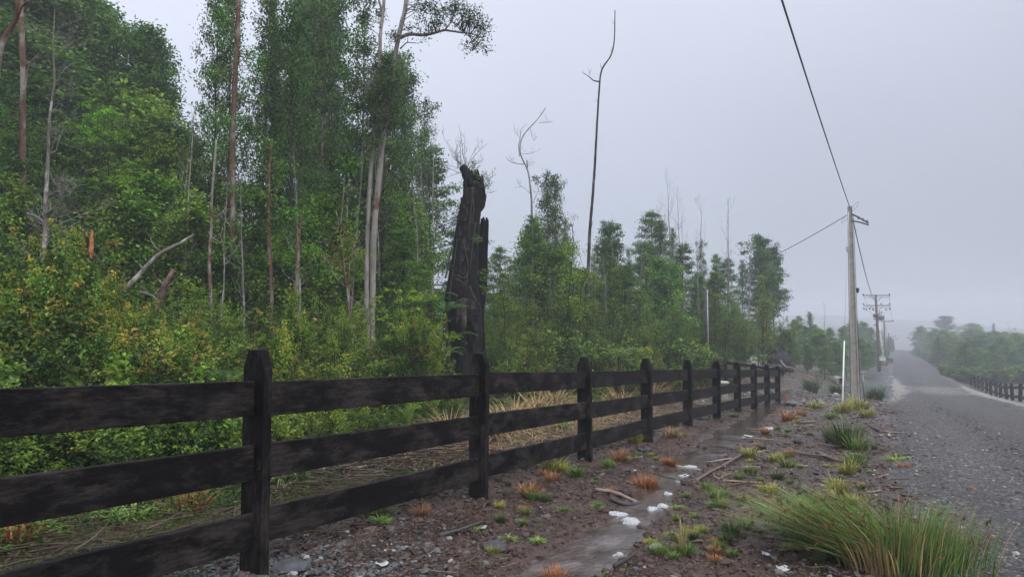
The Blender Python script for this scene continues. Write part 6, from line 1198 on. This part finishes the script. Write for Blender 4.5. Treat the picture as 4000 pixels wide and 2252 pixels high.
for i in range(nV + 1):
    th = math.pi * i / nV
    for j in range(nU):
        ph = 2 * math.pi * j / nU; q = np.array([math.sin(th) * math.cos(ph), math.sin(th) * math.sin(ph) * .5, math.cos(th)]); k = 1 + .38 * fbm(ph * 1.3 if j < nU / 2 else (2 * math.pi - ph) * 1.3, th * 2, 3, 5) + .1 * rs.randn(); vv.append(q * k * .62)
vv = np.array(vv); vv = vv[:, :1] * np.array([CR, SR, 0]) + vv[:, 1:2] * np.array([-SR, CR, 0]) + vv[:, 2:] * np.array([0, 0, 1]); b.add(vv + [0, 0, .75], [[i * nU + j, i * nU + (j + 1) % nU, (i + 1) * nU + (j + 1) % nU, (i + 1) * nU + j] for i in range(nV) for j in range(nU)], col=(.035, .033, .036)); link('root_plate', b.mesh('root_plate', M['stick'], True), e)
b = MB()
for k in range(34):
    a = rs.rand() * 6.28; st_ = (np.array([CR, SR, 0]) * math.cos(a) + np.array([0, 0, 1]) * math.sin(a)) * .5 + [0, 0, .75]; S = [st_]; d = (np.array([CR, SR, 0]) * math.cos(a) + np.array([0, 0, 1]) * math.sin(a)) * .14
    for q in range(4): d = d + rs.randn(3) * .05; S.append(S[-1] + d)
    b.tube(S, np.linspace(.05, .01, 5), 5, cap=False, col=(.05, .045, .045))
link('roots', b.mesh('roots', M['stick'], True), e)
lumpy('fallen_log', [at(3000, 1432, 38), at(3050, 1436, 38), at(3100, 1447, 37.5)], [.16, .15, .10], M['stick'], 'dark fallen log lying just below the uprooted root plate', 'log', 8, (.05, .045, .045), group='logs near the fence end')
lumpy('fallen_log', [at(3048, 1405, 37.5), at(3056, 1420, 37.4), at(3068, 1432, 37.2), at(3100, 1438, 37)], [.05, .07, .06, .04], M['stick'], 'grey crooked branch leaning on the fallen dark log', 'log', 9, (.16, .15, .14), group='logs near the fence end')
# dried orange brush by the road far off
gx, gy = axis_xy(3449, 104); e = empty('dry_brush', (gx, gy, gz(gx, gy)), 0, (6, 6, 7)); link('blades', TM['orange', 0], e); tag(e, 'orange dried brush heap beside the far poles', 'brush')

# ------------------------------------------------------------------ labels: each one told apart from its neighbours
ORD = ['leftmost', 'second from left', 'third from left', 'fourth from left', 'fifth from left', 'sixth from left', 'seventh from left', 'eighth from left', 'ninth from left', 'tenth from left', 'eleventh from left', 'twelfth from left']
bk = {}
for o, desc, cat, group in REG:
    px, py, f = proj(o.location); z_ = zone(px) if '|' not in desc else desc.split('|')[1]; bk.setdefault((desc.split('|')[0], z_, cat), []).append((px, f, o, group))
for (desc, z_, cat), L in bk.items():
    L.sort(key=lambda r: r[0]); n = len(L)
    for i, (px, f, o, group) in enumerate(L):
        if n == 1: s_ = ''
        elif i < 12 and i <= n // 2: s_ = ', ' + ORD[i]
        elif n - 1 - i < 12: s_ = ', ' + ORD[n - 1 - i].replace('left', 'right')
        else: s_ = ', %s place %d from left' % ('', i + 1)
        tag(o, (desc + ' ' + z_ + s_).strip(), cat, group)

# ------------------------------------------------------------------ haze: one closed box of even thin fog
def haze():
    x0, x1, y0, y1, z0, z1 = -345, 345, -52, 835, -13.0, 27.0
    V = [(x, y, z) for z in (z0, z1) for y in (y0, y1) for x in (x0, x1)]
    me = mesh('haze', V, np.array([[0, 2, 3, 1], [4, 5, 7, 6], [0, 1, 5, 4], [2, 6, 7, 3], [0, 4, 6, 2], [1, 3, 7, 5]]), [])
    m = bpy.data.materials.new('haze'); m.use_nodes = True; nt = m.node_tree; nt.nodes.clear(); out = nt.nodes.new('ShaderNodeOutputMaterial'); v = nt.nodes.new('ShaderNodeVolumePrincipled')
    v.inputs['Color'].default_value = (.86, .91, 1.0, 1); v.inputs['Density'].default_value = HAZE; v.inputs['Anisotropy'].default_value = 0.0; nt.links.new(v.outputs[0], out.inputs['Volume']); me.materials.append(m)
    tag(link('haze', me), 'thin pale fog filling the whole valley', 'haze', kind='stuff')
HAZE = 0.0022
haze()
zmax = max((o.matrix_world @ Vector(c)).z for o in COL.objects if o.type == 'MESH' and o.name != 'haze' for c in o.bound_box) if False else 0
print('objects', len(COL.objects))
